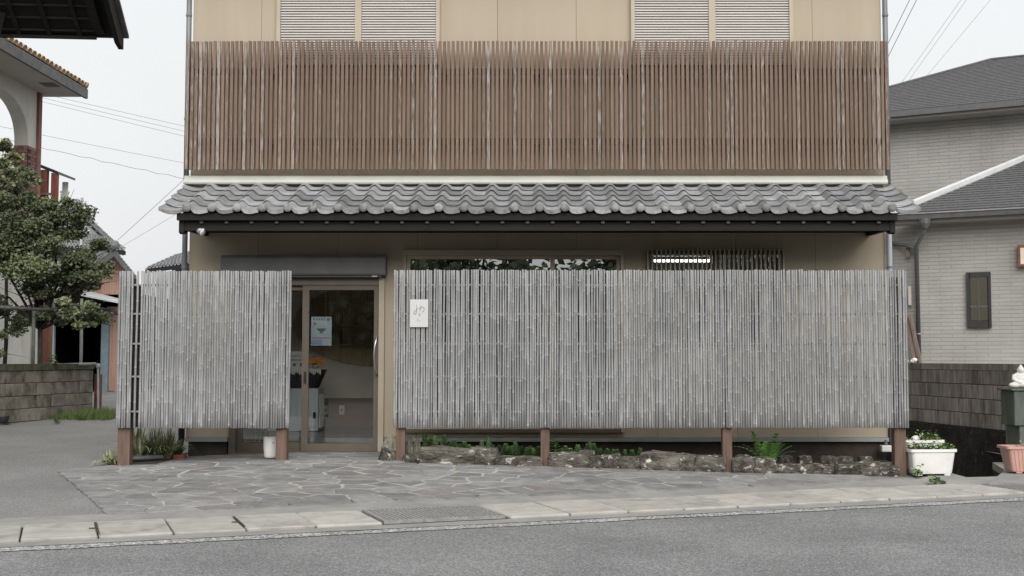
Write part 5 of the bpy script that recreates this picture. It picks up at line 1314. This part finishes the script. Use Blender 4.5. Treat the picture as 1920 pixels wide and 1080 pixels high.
m = MB(); p = at(181, 712, 7.6); m.cbox(p.x - .04, p.x + .05, 7.6, 7.75, gh(p.x, 7.6) + .02, p.z + .1, .01); tag(m.build('red_canister', 'clutter'), 'red canister standing behind the end of the left block wall', 'canister')

# ---- dark timber roof reaching in at the top left (its house stands left of the picture)
cA = at(222, 70, 3.6)
dr = thing('timber_house', 'dark timber house whose broad eave hangs in at the top left', 'house', (cA.x, cA.y, .1))
dr.rotation_euler.z = R(5)
#                                       # eave corner (far, low)
sl_ = .62                                                   # roof falls away from the street
RP = lambda x, y, d=0: Vector((x, y, cA.z + (cA.y - y) * sl_ + d))
xe = cA.x; yf, yr = cA.y, 1.2
m = MB(); m.prism([RP(xe, yf, .0), RP(-12.4, yf, .0), RP(-12.4, yr, .0), RP(xe, yr, .0)], (0, 0, .05)); put('roof_boarding', fix(m.mesh('roof_boarding', 'dark_wood')), dr)
m = MB(); m.prism([RP(xe + .13, yf + .08, .055), RP(-12.4, yf + .08, .055), RP(-12.4, yr, .055), RP(xe + .13, yr, .055)], (0, 0, .045)); put('roof_covering', fix(m.mesh('roof_covering', 'verge_grey')), dr)
m = MB(); m.prism([RP(xe, yf + .02, -.16), RP(xe, yf + .02, .05), RP(xe, yr, .05), RP(xe, yr, -.26), RP(xe, yf - .22, -.27)], (.07, 0, 0)); put('verge_board', fix(m.mesh('verge_board', 'dark_wood')), dr)
m = MB(); m.prism([RP(xe - .28, yf - .07, -.03), RP(xe - .28, yf - .07, -.002), RP(xe - .28, yr, -.002), RP(xe - .28, yr, -.18), RP(xe - .28, yf - .4, -.18)], (.12, 0, 0)); put('purlin', fix(m.mesh('purlin', 'dark_wood')), dr)
for k in range(12):
    y = yf - .12 - .2 * k; m = MB(); m.box(-12.2, xe - .30, y - .012, y + .012, RP(0, y).z - .035, RP(0, y).z - .003); m.build('soffit_batten', 'dark_wood', dr)
for k in range(9):
    x = xe - .55 - .42 * k; m = MB(); m.prism([RP(x, yf - .07, -.05), RP(x, yf - .07, -.036), RP(x, yr, -.036), RP(x, yr, -.11)], (.06, 0, 0)); put('rafter', fix(m.mesh('rafter', 'dark_wood')), dr)
m = MB(); m.box(-12.4, xe - .30, yf - .06, yf - .005, RP(0, yf).z - .045, RP(0, yf).z - .004); m.build('eave_board', 'dark_wood', dr)
m = MB(); m.box(-12.0, -9.35, 1.6, 3.0, .05, RP(0, 2.9).z - .05); m.build('wall', 'dark_wood', dr)
m = MB(); q = at(2, 70, 3.2); m.tube([(q.x + .02, 3.2, RP(0, 3.2).z - .03), (q.x - .05, 3.2, q.z - .1), (-9.36, 3.0 - .15, q.z - 1.0)], .05, 4); m.build('bracket', 'dark_wood', dr)

# ---- house with the arched balcony
ah = thing('arched_house', 'white rendered house with an arched brick-trimmed balcony and brown tiles', 'house', (-11.5, 10, .3))
XW = -10.35
def yz_prism(name, mat, pts, x0, x1, par): m = MB(); m.prism([(x0, y, z) for y, z in pts], (x1 - x0, 0, 0)); return put(name, fix(m.mesh(name, mat)), par)
ywr = 11.62; zs_ = at(62, 165, ywr).z; ytop = 6.6
# arched wall: strips around an arch opening from y=8.6 to y=yj
yj = ywr - .50; ya = 8.6; zc = at(42, 250, yj).z - .25; ztop = at(0, 172, 10.2).z - .02
m = MB(); N = 22; arch = []
for i in range(N + 1):
    t = math.pi * i / N; arch.append((lerp(yj, ya, (1 - math.cos(t)) / 2), zc + (ztop - zc) * math.sin(t) ** .8))
for i in range(N):
    (y0, z0), (y1, z1) = arch[i], arch[i + 1]
    m.hexa([(XW - .28, y0, z0), (XW, y0, z0), (XW, y1, z1), (XW - .28, y1, z1), (XW - .28, y0, zs_), (XW, y0, zs_), (XW, y1, zs_), (XW - .28, y1, zs_)])
put('arch_wall', fix(m.mesh('arch_wall', 'render_white')), ah)
m = MB(); m.box(XW - .28, XW, yj + .001, ywr, zc, zs_); m.build('arch_pier', 'render_white', ah)
m = MB(); m.box(XW - .28, XW, ytop, ya - .001, zc, zs_); m.build('arch_pier', 'render_white', ah)
# brick-faced lower pier, laid brick by brick
zb_ = at(50, 338, ywr).z; bk = MB(); bk.box(XW - .29, XW + .004, yj - .01, ywr + .004, zb_ - .9, zc - .002); bk = bk.build('brick_pier', 'joint', ah)
m = MB(); m.cbox(0, .012, 0, .235, 0, .062, .002); bme = fix(m.mesh('brick', 'brick_facing'))
rows = int((zc - zb_ + .8) / .07)
for r in range(rows):
    off = .12 if r % 2 else 0
    for k in range(-1, 3):
        y = yj + off + .245 * k
        if y < yj - .01 or y + .235 > ywr + .01: continue
        put('brick', bme, bk, (XW + .004, y, zc - .07 * (r + 1)))
m = MB(); m.cbox(0, .085, 0, .012, 0, .062, .002); bme2 = fix(m.mesh('brick', 'brick_facing'))
for r in range(rows):
    for k in range(3): put('brick', bme2, bk, (XW - .285 + .096 * k + (.0 if r % 2 else .004), yj - .0225, zc - .07 * (r + 1)))
m = MB(); m.box(XW - .02, XW + .05, ywr - .10, ywr + .06, zb_ - .6, zs_ - .002); m.build('corner_trim', 'brick_facing', ah)
# far gable return wall and body below
m = MB(); m.box(-13.5, XW - .29, ywr - .12, ywr, .2, zc - .6); m.build('rear_wall', 'render_white', ah)
m = MB(); m.box(-13.5, XW - .001, ytop, ywr - .001, 3.3, 3.55); m.build('balcony_floor', 'render_grey', ah)
m = MB(); m.box(XW - .25, XW - .003, ytop, ywr - .13, .2, 3.299); m.build('lower_wall', 'render_white', ah)
# eave: soffit, fascia, tiles
xo = XW + .80; z_e = at(123, 180, 11.9).z; yE = 12.0
m = MB(); m.box(-13.5, xo, ytop - 1, yE, z_e, z_e + .05); m.build('soffit', 'soffit_pale', ah)
m = MB(); m.box(xo - .42, xo - .12, 10.6, 11.0, z_e - .006, z_e - .001); m.build('soffit_vent', 'verge_grey', ah)
m = MB(); m.box(xo + .001, xo + .06, ytop - 1, yE + .05, z_e - .03, z_e + .17); m.build('fascia', 'verge_grey', ah)
m = MB(); m.prism([(xo + .02, ytop - 1, z_e + .17), (-13.5, ytop - 1, z_e + 1.7), (-13.5, yE, z_e + 1.7), (xo + .02, yE, z_e + .17)], (0, 0, .03)); put('roof_slope', fix(m.mesh('roof_slope', 'verge_grey')), ah)
m = MB(); vs, fs = [], []
n = 8
for yy in (0, .30):
    for i in range(n + 1): w = math.pi * i / n; vs.append((.10 * math.cos(w), yy, .095 * math.sin(w) + (.012 if yy == 0 else 0)))
for i in range(n): fs.append((i, i + 1, n + 2 + i, n + 1 + i))
fs.append(tuple(range(n + 1))); m.add(vs, fs); btile = m.mesh('barrel_tile', 'tile_brown', True)
an = math.atan2(1.53, 13.5 + xo)
r_ = random.Random(4)
for row in range(3):
    for k in range(34):
        y = yE - .02 - .21 * k
        if y < 7.0: break
        put('barrel_tile', btile, ah, (xo + .02 - .24 * row, y + r_.uniform(-.015, .015), z_e + .205 + .24 * row * math.tan(an) + r_.uniform(0, .012)), (an * 1.0 + r_.uniform(-.03, .03), 0, R(90)))
for k in range(5):
    p = Vector((xo + .05 - .20 * k, yE + .02, z_e + .24 + .20 * k * .42)); m = MB(); m.tube([p, p + Vector((-.26, .0, .11))], [.075, .06], 8); m.build('verge_tile', 'tile_brown', ah, True)
# ground floor bits seen under the tree
def slab(name, mat, a, b, y, th, par, zmin=None): 
    A, B = at(*a, y), at(*b, y); m = MB(); m.box(A.x, B.x, y, y + th, B.z if zmin is None else zmin, A.z); return m.build(name, mat, par)
slab('porch_wall', 'render_grey', (7, 540), (22, 700), 11.9, .1, ah, .2)
slab('porch_wall', 'render_white', (22, 470), (75, 700), 11.85, .1, ah, .2)
slab('dark_gap_panel', 'dark_inside', (-30, 540), (6.8, 700), 12.1, .1, ah, .2)  # flat near-black panel, its colour standing in for the shade of a gap
bt = slab('tin_panel', 'brown_tin', (75.3, 540), (95, 700), 11.9, .06, ah, .2)
for k in range(4): x = lerp(at(75.3, 600, 11.9).x, at(95, 600, 11.9).x, (k + .5) / 4); m = MB(); m.tube([(x, 11.895, .3), (x, 11.895, 2.6)], .02, 6); m.build('tin_rib', 'brown_tin', ah)
# red-brown lean-to balcony enclosure
lt = thing('balcony_enclosure', 'small red-brown timber enclosure with dark roof beside the arched balcony', 'enclosure', (-10.0, 12.5, 3.2))
yl = 12.3; P = lambda px, py: at(px, py, yl)
for (a_, b_) in (((77, 318), (86.5, 392)), ((96, 324), (105, 402))):
    A, B = P(*a_), P(*b_); m = MB(); m.box(A.x, B.x, yl, yl + .12, B.z, A.z); m.build('post', 'rust_red', lt)
A, B = P(64, 318), P(77, 392); m = MB(); m.box(A.x, B.x, yl + .04, yl + .08, B.z, A.z); m.build('panel', 'render_grey', lt)
A, B = P(87, 330), P(95.8, 400); m = MB(); m.box(A.x, B.x, yl + .9, yl + .94, B.z, A.z); m.build('panel', 'render_white', lt)
A, B, C, D = P(63, 303), P(109, 322), P(109, 326.5), P(63, 309.5); m = MB(); m.prism([A, B, C, D], (0, 1.0, 0)); put('lean_roof', fix(m.mesh('lean_roof', 'window_dark')), lt)
A, B = P(64, 362), P(98, 366); m = MB(); m.box(A.x, B.x, yl - .05, yl - .001, B.z, A.z); m.build('cross_rail', 'old_timber', lt)
A, B = P(66, 388), P(108, 402); m = MB(); m.prism([A, B, B - Vector((0, 0, .06)), A - Vector((0, 0, .06))], (0, .9, 0)); put('floor_edge', fix(m.mesh('floor_edge', 'tin_pale')), lt)
for (a_, b_) in (((40, 300), (50, 352)), ((50, 300), (63, 352))):
    A, B = at(*a_, 11.75), at(*b_, 11.75); m = MB(); m.box(A.x, B.x, 11.75, 11.8, B.z - .3, A.z); m.build('board', 'render_grey', lt)

# ---- tile roofs further back
def gable_roof(name, label, pk, el, er, y, depth, wallmat, par_pts=None, pitch_rows=9, over=.25, tm='tile_far', group=None):
    """pk, el, er: image points of ridge, left eave and right eave on the near gable at depth y; the ridge runs away from the street and leans left or right by depth."""
    K, Lp, Rp = at(*pk, y), at(*el, y), at(*er, y); dv = Vector(depth); o = thing(name, label, 'house', ((Lp.x + Rp.x) / 2, y, .2), group)
    wl2 = [Vector((lerp(K.x, Lp.x, .86), y, .2)), Vector((lerp(K.x, Rp.x, .86), y, .2)), lerp(K, Rp, .86) - Vector((0, 0, .14)), K - Vector((0, 0, .16)), lerp(K, Lp, .86) - Vector((0, 0, .14))]
    m = MB(); m.prism([p + dv.normalized() * over for p in wl2], dv * .9); put('wall', fix(m.mesh('wall', wallmat)), o)
    for E_ in (Lp, Rp):
        m = MB(); m.prism([K, E_, E_ - Vector((0, 0, .16)), K - Vector((0, 0, .16))], dv.normalized() * .06); put('verge_board', fix(m.mesh('verge_board', 'verge_grey')), o)
        s = MB(); n = pitch_rows; ax = dv.normalized(); per = .27; cols = max(3, int(dv.length / per)); dd_ = (E_ - K)
        for r in range(n):
            for c in range(cols):
                for h_ in range(2):
                    a0 = lerp(0, 1, r / n); a1 = lerp(0, 1, (r + 1) / n); c0 = c * per + h_ * per * .6; c1 = c0 + per * (.6 if h_ == 0 else .4); up0 = Vector((0, 0, .05 + (.06 if h_ else 0))); up1 = Vector((0, 0, .02 + (.06 if h_ else 0)))
                    q = [K + dd_ * a0 + ax * c0 + up1, K + dd_ * a0 + ax * c1 + up1, K + dd_ * a1 + ax * c1 + up0, K + dd_ * a1 + ax * c0 + up0]; s.hexa([p - Vector((0, 0, .045)) for p in q] + q)
        stuff(put('roof_tiles', fix(s.mesh('roof_tiles', tm)), o))
    m = MB(); m.tube([K + Vector((0, 0, .10)) - dv.normalized() * .06, K + Vector((0, 0, .10)) + dv], .12, 8); m.build('ridge', tm, o, True)
    return o
g1_ = gable_roof('tiled_house', 'grey tiled gable roof with a ridge ornament behind the maple', (143, 385), (60, 440), (232, 470), 26, (-6.5, 7, 0), 'render_grey')
kp = at(121, 372, 27.5)
for k, (dx, dz, r1) in enumerate(((0, 0, .10), (-.06, .12, .07), (.07, .14, .06), (0, .2, .05), (-.12, .22, .035), (.13, .20, .035))):
    m = MB(); m.ball((kp.x + dx, kp.y, kp.z + dz), r1, 7, 1.2, .8, 1.1); m.build('ridge_ornament', 'tile_far', g1_, True)
# lower skirt roof in front of it
def skirt(name, label, a, b, c, d, y0, y1, ny=7, nx=22, tm='tile_far'):
    """roof sheet: near edge a-b at depth y0, far edge d-c at depth y1"""
    A, B, C, D = at(*a, y0), at(*b, y0), at(*c, y1), at(*d, y1); o = thing(name, label, 'roof', ((A.x + B.x) / 2, y0, .2)); s = MB()
    for r in range(ny):
        for k in range(nx):
            for h_ in range(2):
                u0, u1 = (k + .6 * h_) / nx, (k + .6 + .4 * h_) / nx; t0, t1 = r / ny, (r + 1) / ny; f = lambda u, t: lerp(lerp(A, B, u), lerp(D, C, u), t); z0, z1 = Vector((0, 0, .05 + .055 * h_)), Vector((0, 0, .02 + .055 * h_))
                q = [f(u0, t0) + z0, f(u1, t0) + z0, f(u1, t1) + z1, f(u0, t1) + z1]; s.hexa([p - Vector((0, 0, .045)) for p in q] + q)
    stuff(put('roof_tiles', fix(s.mesh('roof_tiles', tm)), o))
    m = MB(); m.prism([A - Vector((0, 0, .02)), B - Vector((0, 0, .02)), C - Vector((0, 0, .02)), D - Vector((0, 0, .02))], (0, 0, -.12)); put('soffit', fix(m.mesh('soffit', 'dark_wood')), o)
    w0, w1 = lerp(A, D, .5), lerp(B, C, .5); m = MB(); m.box(min(w0.x, w1.x) + .4, max(w0.x, w1.x) - .4, lerp(y0, y1, .5), lerp(y0, y1, .5) + .3, .2, min(w0.z, w1.z) - .15); m.build('wall', 'render_grey', o); return o
skirt('skirt_roof', 'low grey tiled skirt roof below the gabled house at the left', (100, 462), (236, 470), (186, 438), (100, 430), 25.0, 26.6)
fr2 = skirt('far_tiled_roof', 'distant grey tiled roof just left of the shop corner', (272, 505), (420, 486), (440, 455), (330, 480), 30, 32.5)
# ---- pink shed with the dark garage opening
ps_ = gable_roof('pink_shed', 'pink corrugated shed with an open dark garage and blue door post', (214, 468), (120, 536), (256, 520), 15.6, (-3.2, 4.5, 0), 'pink_tin', over=.35, pitch_rows=10)
for ch in list(ps_.children):
    if ch.name.startswith('wall'): bpy.data.objects.remove(ch)
ysd = 16.0; S = lambda a, b, mat, name, th=.08, dy=0, zmin=None: slab(name, mat, a, b, ysd + dy, th, ps_, zmin)
K, Lp, Rp = at(213, 474, ysd), at(128, 540, ysd), at(252, 522, ysd); zl = at(150, 552, ysd).z
m = MB(); m.prism([K, lerp(K, Rp, .95), Vector((lerp(K, Rp, .95).x, ysd, zl)), Vector((lerp(K, Lp, .9).x, ysd, zl)), lerp(K, Lp, .9)], (0, .08, 0)); put('gable_wall', fix(m.mesh('gable_wall', 'pink_tin')), ps_)
for k in range(26):
    x = lerp(lerp(K, Lp, .88).x, lerp(K, Rp, .93).x, k / 25); t = (x - K.x) / ((Lp.x - K.x) if x < K.x else (Rp.x - K.x)); zt = K.z + ((Lp.z if x < K.x else Rp.z) - K.z) * t - .08
    if zt - zl > .05: m = MB(); m.tube([(x, ysd - .002, zl), (x, ysd - .002, zt)], .014, 5); m.build('corrugation', 'pink_tin', ps_)
S((190.5, 585), (200, 765), 'blue_paint', 'door_post', .12, -.12, .25)
S((200.4, 575), (262, 755), 'pink_tin', 'front_wall', .08, 0, .2)
for k in range(9): x = lerp(at(201, 650, ysd).x, at(262, 650, ysd).x, (k + .5) / 9); m = MB(); m.tube([(x, ysd - .002, .35), (x, ysd - .002, zl - .3)], .012, 5); m.build('corrugation', 'pink_tin', ps_)
S((95.5, 560), (99.5, 700), 'pale_blue', 'door_post', .1, -.1, .25)
A, B = at(99, 575, ysd), at(190, 700, ysd)
m = MB(); m.box(A.x - .4, B.x + .3, ysd + 4, ysd + 4.1, .2, A.z + .3); m.build('garage_back', 'dark_inside', ps_)
m = MB(); m.box(A.x - .5, A.x - .4, ysd + .1, ysd + 4.1, .2, A.z + .3); m.build('garage_side', 'dark_inside', ps_); m = MB(); m.box(B.x + .31, B.x + .4, ysd + .1, ysd + 4.1, .2, A.z + .3); m.build('garage_side', 'dark_inside', ps_)
m = MB(); m.box(A.x - .5, B.x + .4, ysd + .1, ysd + 4.1, A.z + .31, A.z + .38); m.build('garage_ceiling', 'dark_inside', ps_)
m = MB(); m.box(A.x - .4, B.x + .3, ysd - .02, ysd + 4, gh(-8, ysd) + .004, gh(-8, ysd) + .012); m.build('garage_floor', 'dark_inside', ps_)
S((99.6, 556), (190.4, 580), 'dark_wood', 'lintel', .1, .0)
A, B, C, D = at(150, 541, ysd - .1), at(225, 560, ysd - .1), at(225, 566, ysd - 1.1), at(150, 551, ysd - 1.1)
m = MB(); m.prism([A, B, C, D], (0, 0, -.04)); put('tin_canopy', fix(m.mesh('tin_canopy', 'tin_pale')), ps_)
m = MB(); m.tube([at(165, 578, ysd - .4), at(225, 588, ysd - .4)], .05, 8); m.build('canopy_gutter', 'rail_dark', ps_, True)
m = MB(); m.prism([at(70, 560, 15.0), at(180, 575, 15.0), at(180, 578, 15.0), at(70, 563, 15.0)], (0, 1.0, 0)); put('lean_roof', fix(m.mesh('lean_roof', 'verge_grey')), ps_)
# vent stack and roof conduit in front of the tiled house
vs_ = thing('vent_pipe', 'grey vent pipe standing in front of the tiled gable at the left', 'pipe', (at(154, 420, 20).x, 20, .3)); A, B = at(154, 371, 20), at(154, 430, 20)
m = MB(); m.tube([A, (A.x, 20, .3)], .042, 8); m.build('pipe', 'galvanised', vs_, True); m = MB(); m.tube([at(128, 416, 19.9), at(168, 434, 19.9)], .035, 6); m.build('cross_pipe', 'tin_pale', vs_, True)

# ------------------------------------------------------------------ overhead wires
def wire(label, a, ya_, b, yb_, sag=.05, r=.008, group='overhead wires left', wig=0, ext=2.2, pre=.4):
    A, B = at(*a, ya_), at(*b, yb_); P = []; d0_ = B - A; B = A + d0_ * ext; A = A - d0_ * pre; sag = sag * ext
    for i in range(61):
        t = i / 60; p = lerp(A, B, t) - Vector((0, 0, sag * 4 * t * (1 - t) - (wig * math.sin(i * 2.6)))); P.append(p)
    m = MB(); m.tube(P, r, 5); tag(m.build('overhead_wire', 'wire', None, True), label, 'wire', group)
wire('uppermost overhead wire left of the shop', (-60, 140), 33, (420, 248), 36)
wire('second overhead wire from the top left of the shop', (-60, 147), 33, (420, 258), 36)
wire('third overhead wire from the top left of the shop', (-60, 153), 33, (420, 268), 36)
wire('overhead wire in the middle left of the shop', (-60, 222), 33, (420, 315), 36)
wire('lowest overhead wire left of the shop with a wavy wrap', (-60, 240), 33, (420, 340), 36, .1, .010, 'overhead wires left', .03)
wire('steep thin service wire falling left of the canopy corner', (210, 460), 30, (420, 265), 24, .02, .008, ext=1.9, pre=0)
wire('faint second service wire falling left of the canopy corner', (215, 470), 32, (420, 345), 28, .02, .006, ext=1.9, pre=0)
for k, (a_, b_, y_) in enumerate((((1720, -30), (1640, 130), 22), ((1733, -30), (1640, 155), 22), ((1830, -40), (1600, 280), 40), ((1840, -40), (1590, 310), 40), ((1890, -40), (1580, 330), 44))):
    wire(['leftmost steep wire right of the shop', 'second steep wire right of the shop', 'middle slanting wire right of the shop', 'fourth slanting wire right of the shop', 'rightmost faint slanting wire right of the shop'][k], a_, y_, b_, y_ + 4, .01, .010 if k < 2 else .008, 'overhead wires right', ext=3.4 if k < 2 else 1.9, pre=.3)

# ------------------------------------------------------------------ trees across the street, mirrored in the shop windows
for k, (x, y, h, s_) in enumerate(((-9, -31, 8, 1), (-2.5, -33, 9, 2), (3.5, -30, 7, 3), (10, -32, 8.5, 4), (17, -34, 8, 5), (-17, -34, 8, 6))):
    r_ = random.Random(60 + k); cl4 = [(x + r_.gauss(0, 1.8), y + r_.gauss(0, 1.2), h * r_.uniform(.08, .95), r_.uniform(1.0, 1.8)) for _ in range(20)]
    tree('roadside_tree', ['widest roadside tree across the street, opposite the left fence panel', 'tallest roadside tree across the street, opposite the door', 'low roadside tree across the street, opposite the tall window', 'roadside tree across the street, opposite the lattice window', 'roadside tree across the street, opposite the grey house', 'roadside tree across the street, opposite the driveway'][k], (x, y, 0), cl4, 4200, .38, 'leaf_tree', 70 + k, .16, 'tree', 'trees across the street')

# unseen greenery added across the street to darken reflections in the door glass
hg = thing('backdrop_hedge', 'long dark bank of greenery across the street, unseen, added to darken the glass reflections', 'backdrop_hedge', (0, -27, 0))
m = MB(); m.box(-34, 34, -27.6, -26.4, .0, 3.7); m.build('opaque_core', 'bark', hg)
r_ = random.Random(91); m = MB()
for k in range(20000):
    p = Vector((r_.uniform(-35, 35), -26.3 + r_.gauss(0, .35), r_.uniform(.05, 4.2 + .5 * mnoise.noise((k * .01, 0, 0))))); nrm = Vector((r_.gauss(0, .5), 1 + r_.gauss(0, .5), r_.gauss(0, .6))).normalized(); a_ = nrm.orthogonal().normalized(); a_.rotate(Matrix.Rotation(r_.uniform(0, 6.28), 3, nrm)); b_ = nrm.cross(a_); s_ = r_.uniform(.12, .24)
    m.add([p - a_ * s_, p + b_ * s_ * .6, p + a_ * s_, p - b_ * s_ * .6], [(0, 1, 2, 3)], r_.uniform(.05, .7))
stuff(m.build('foliage', 'leaf_tree', hg))
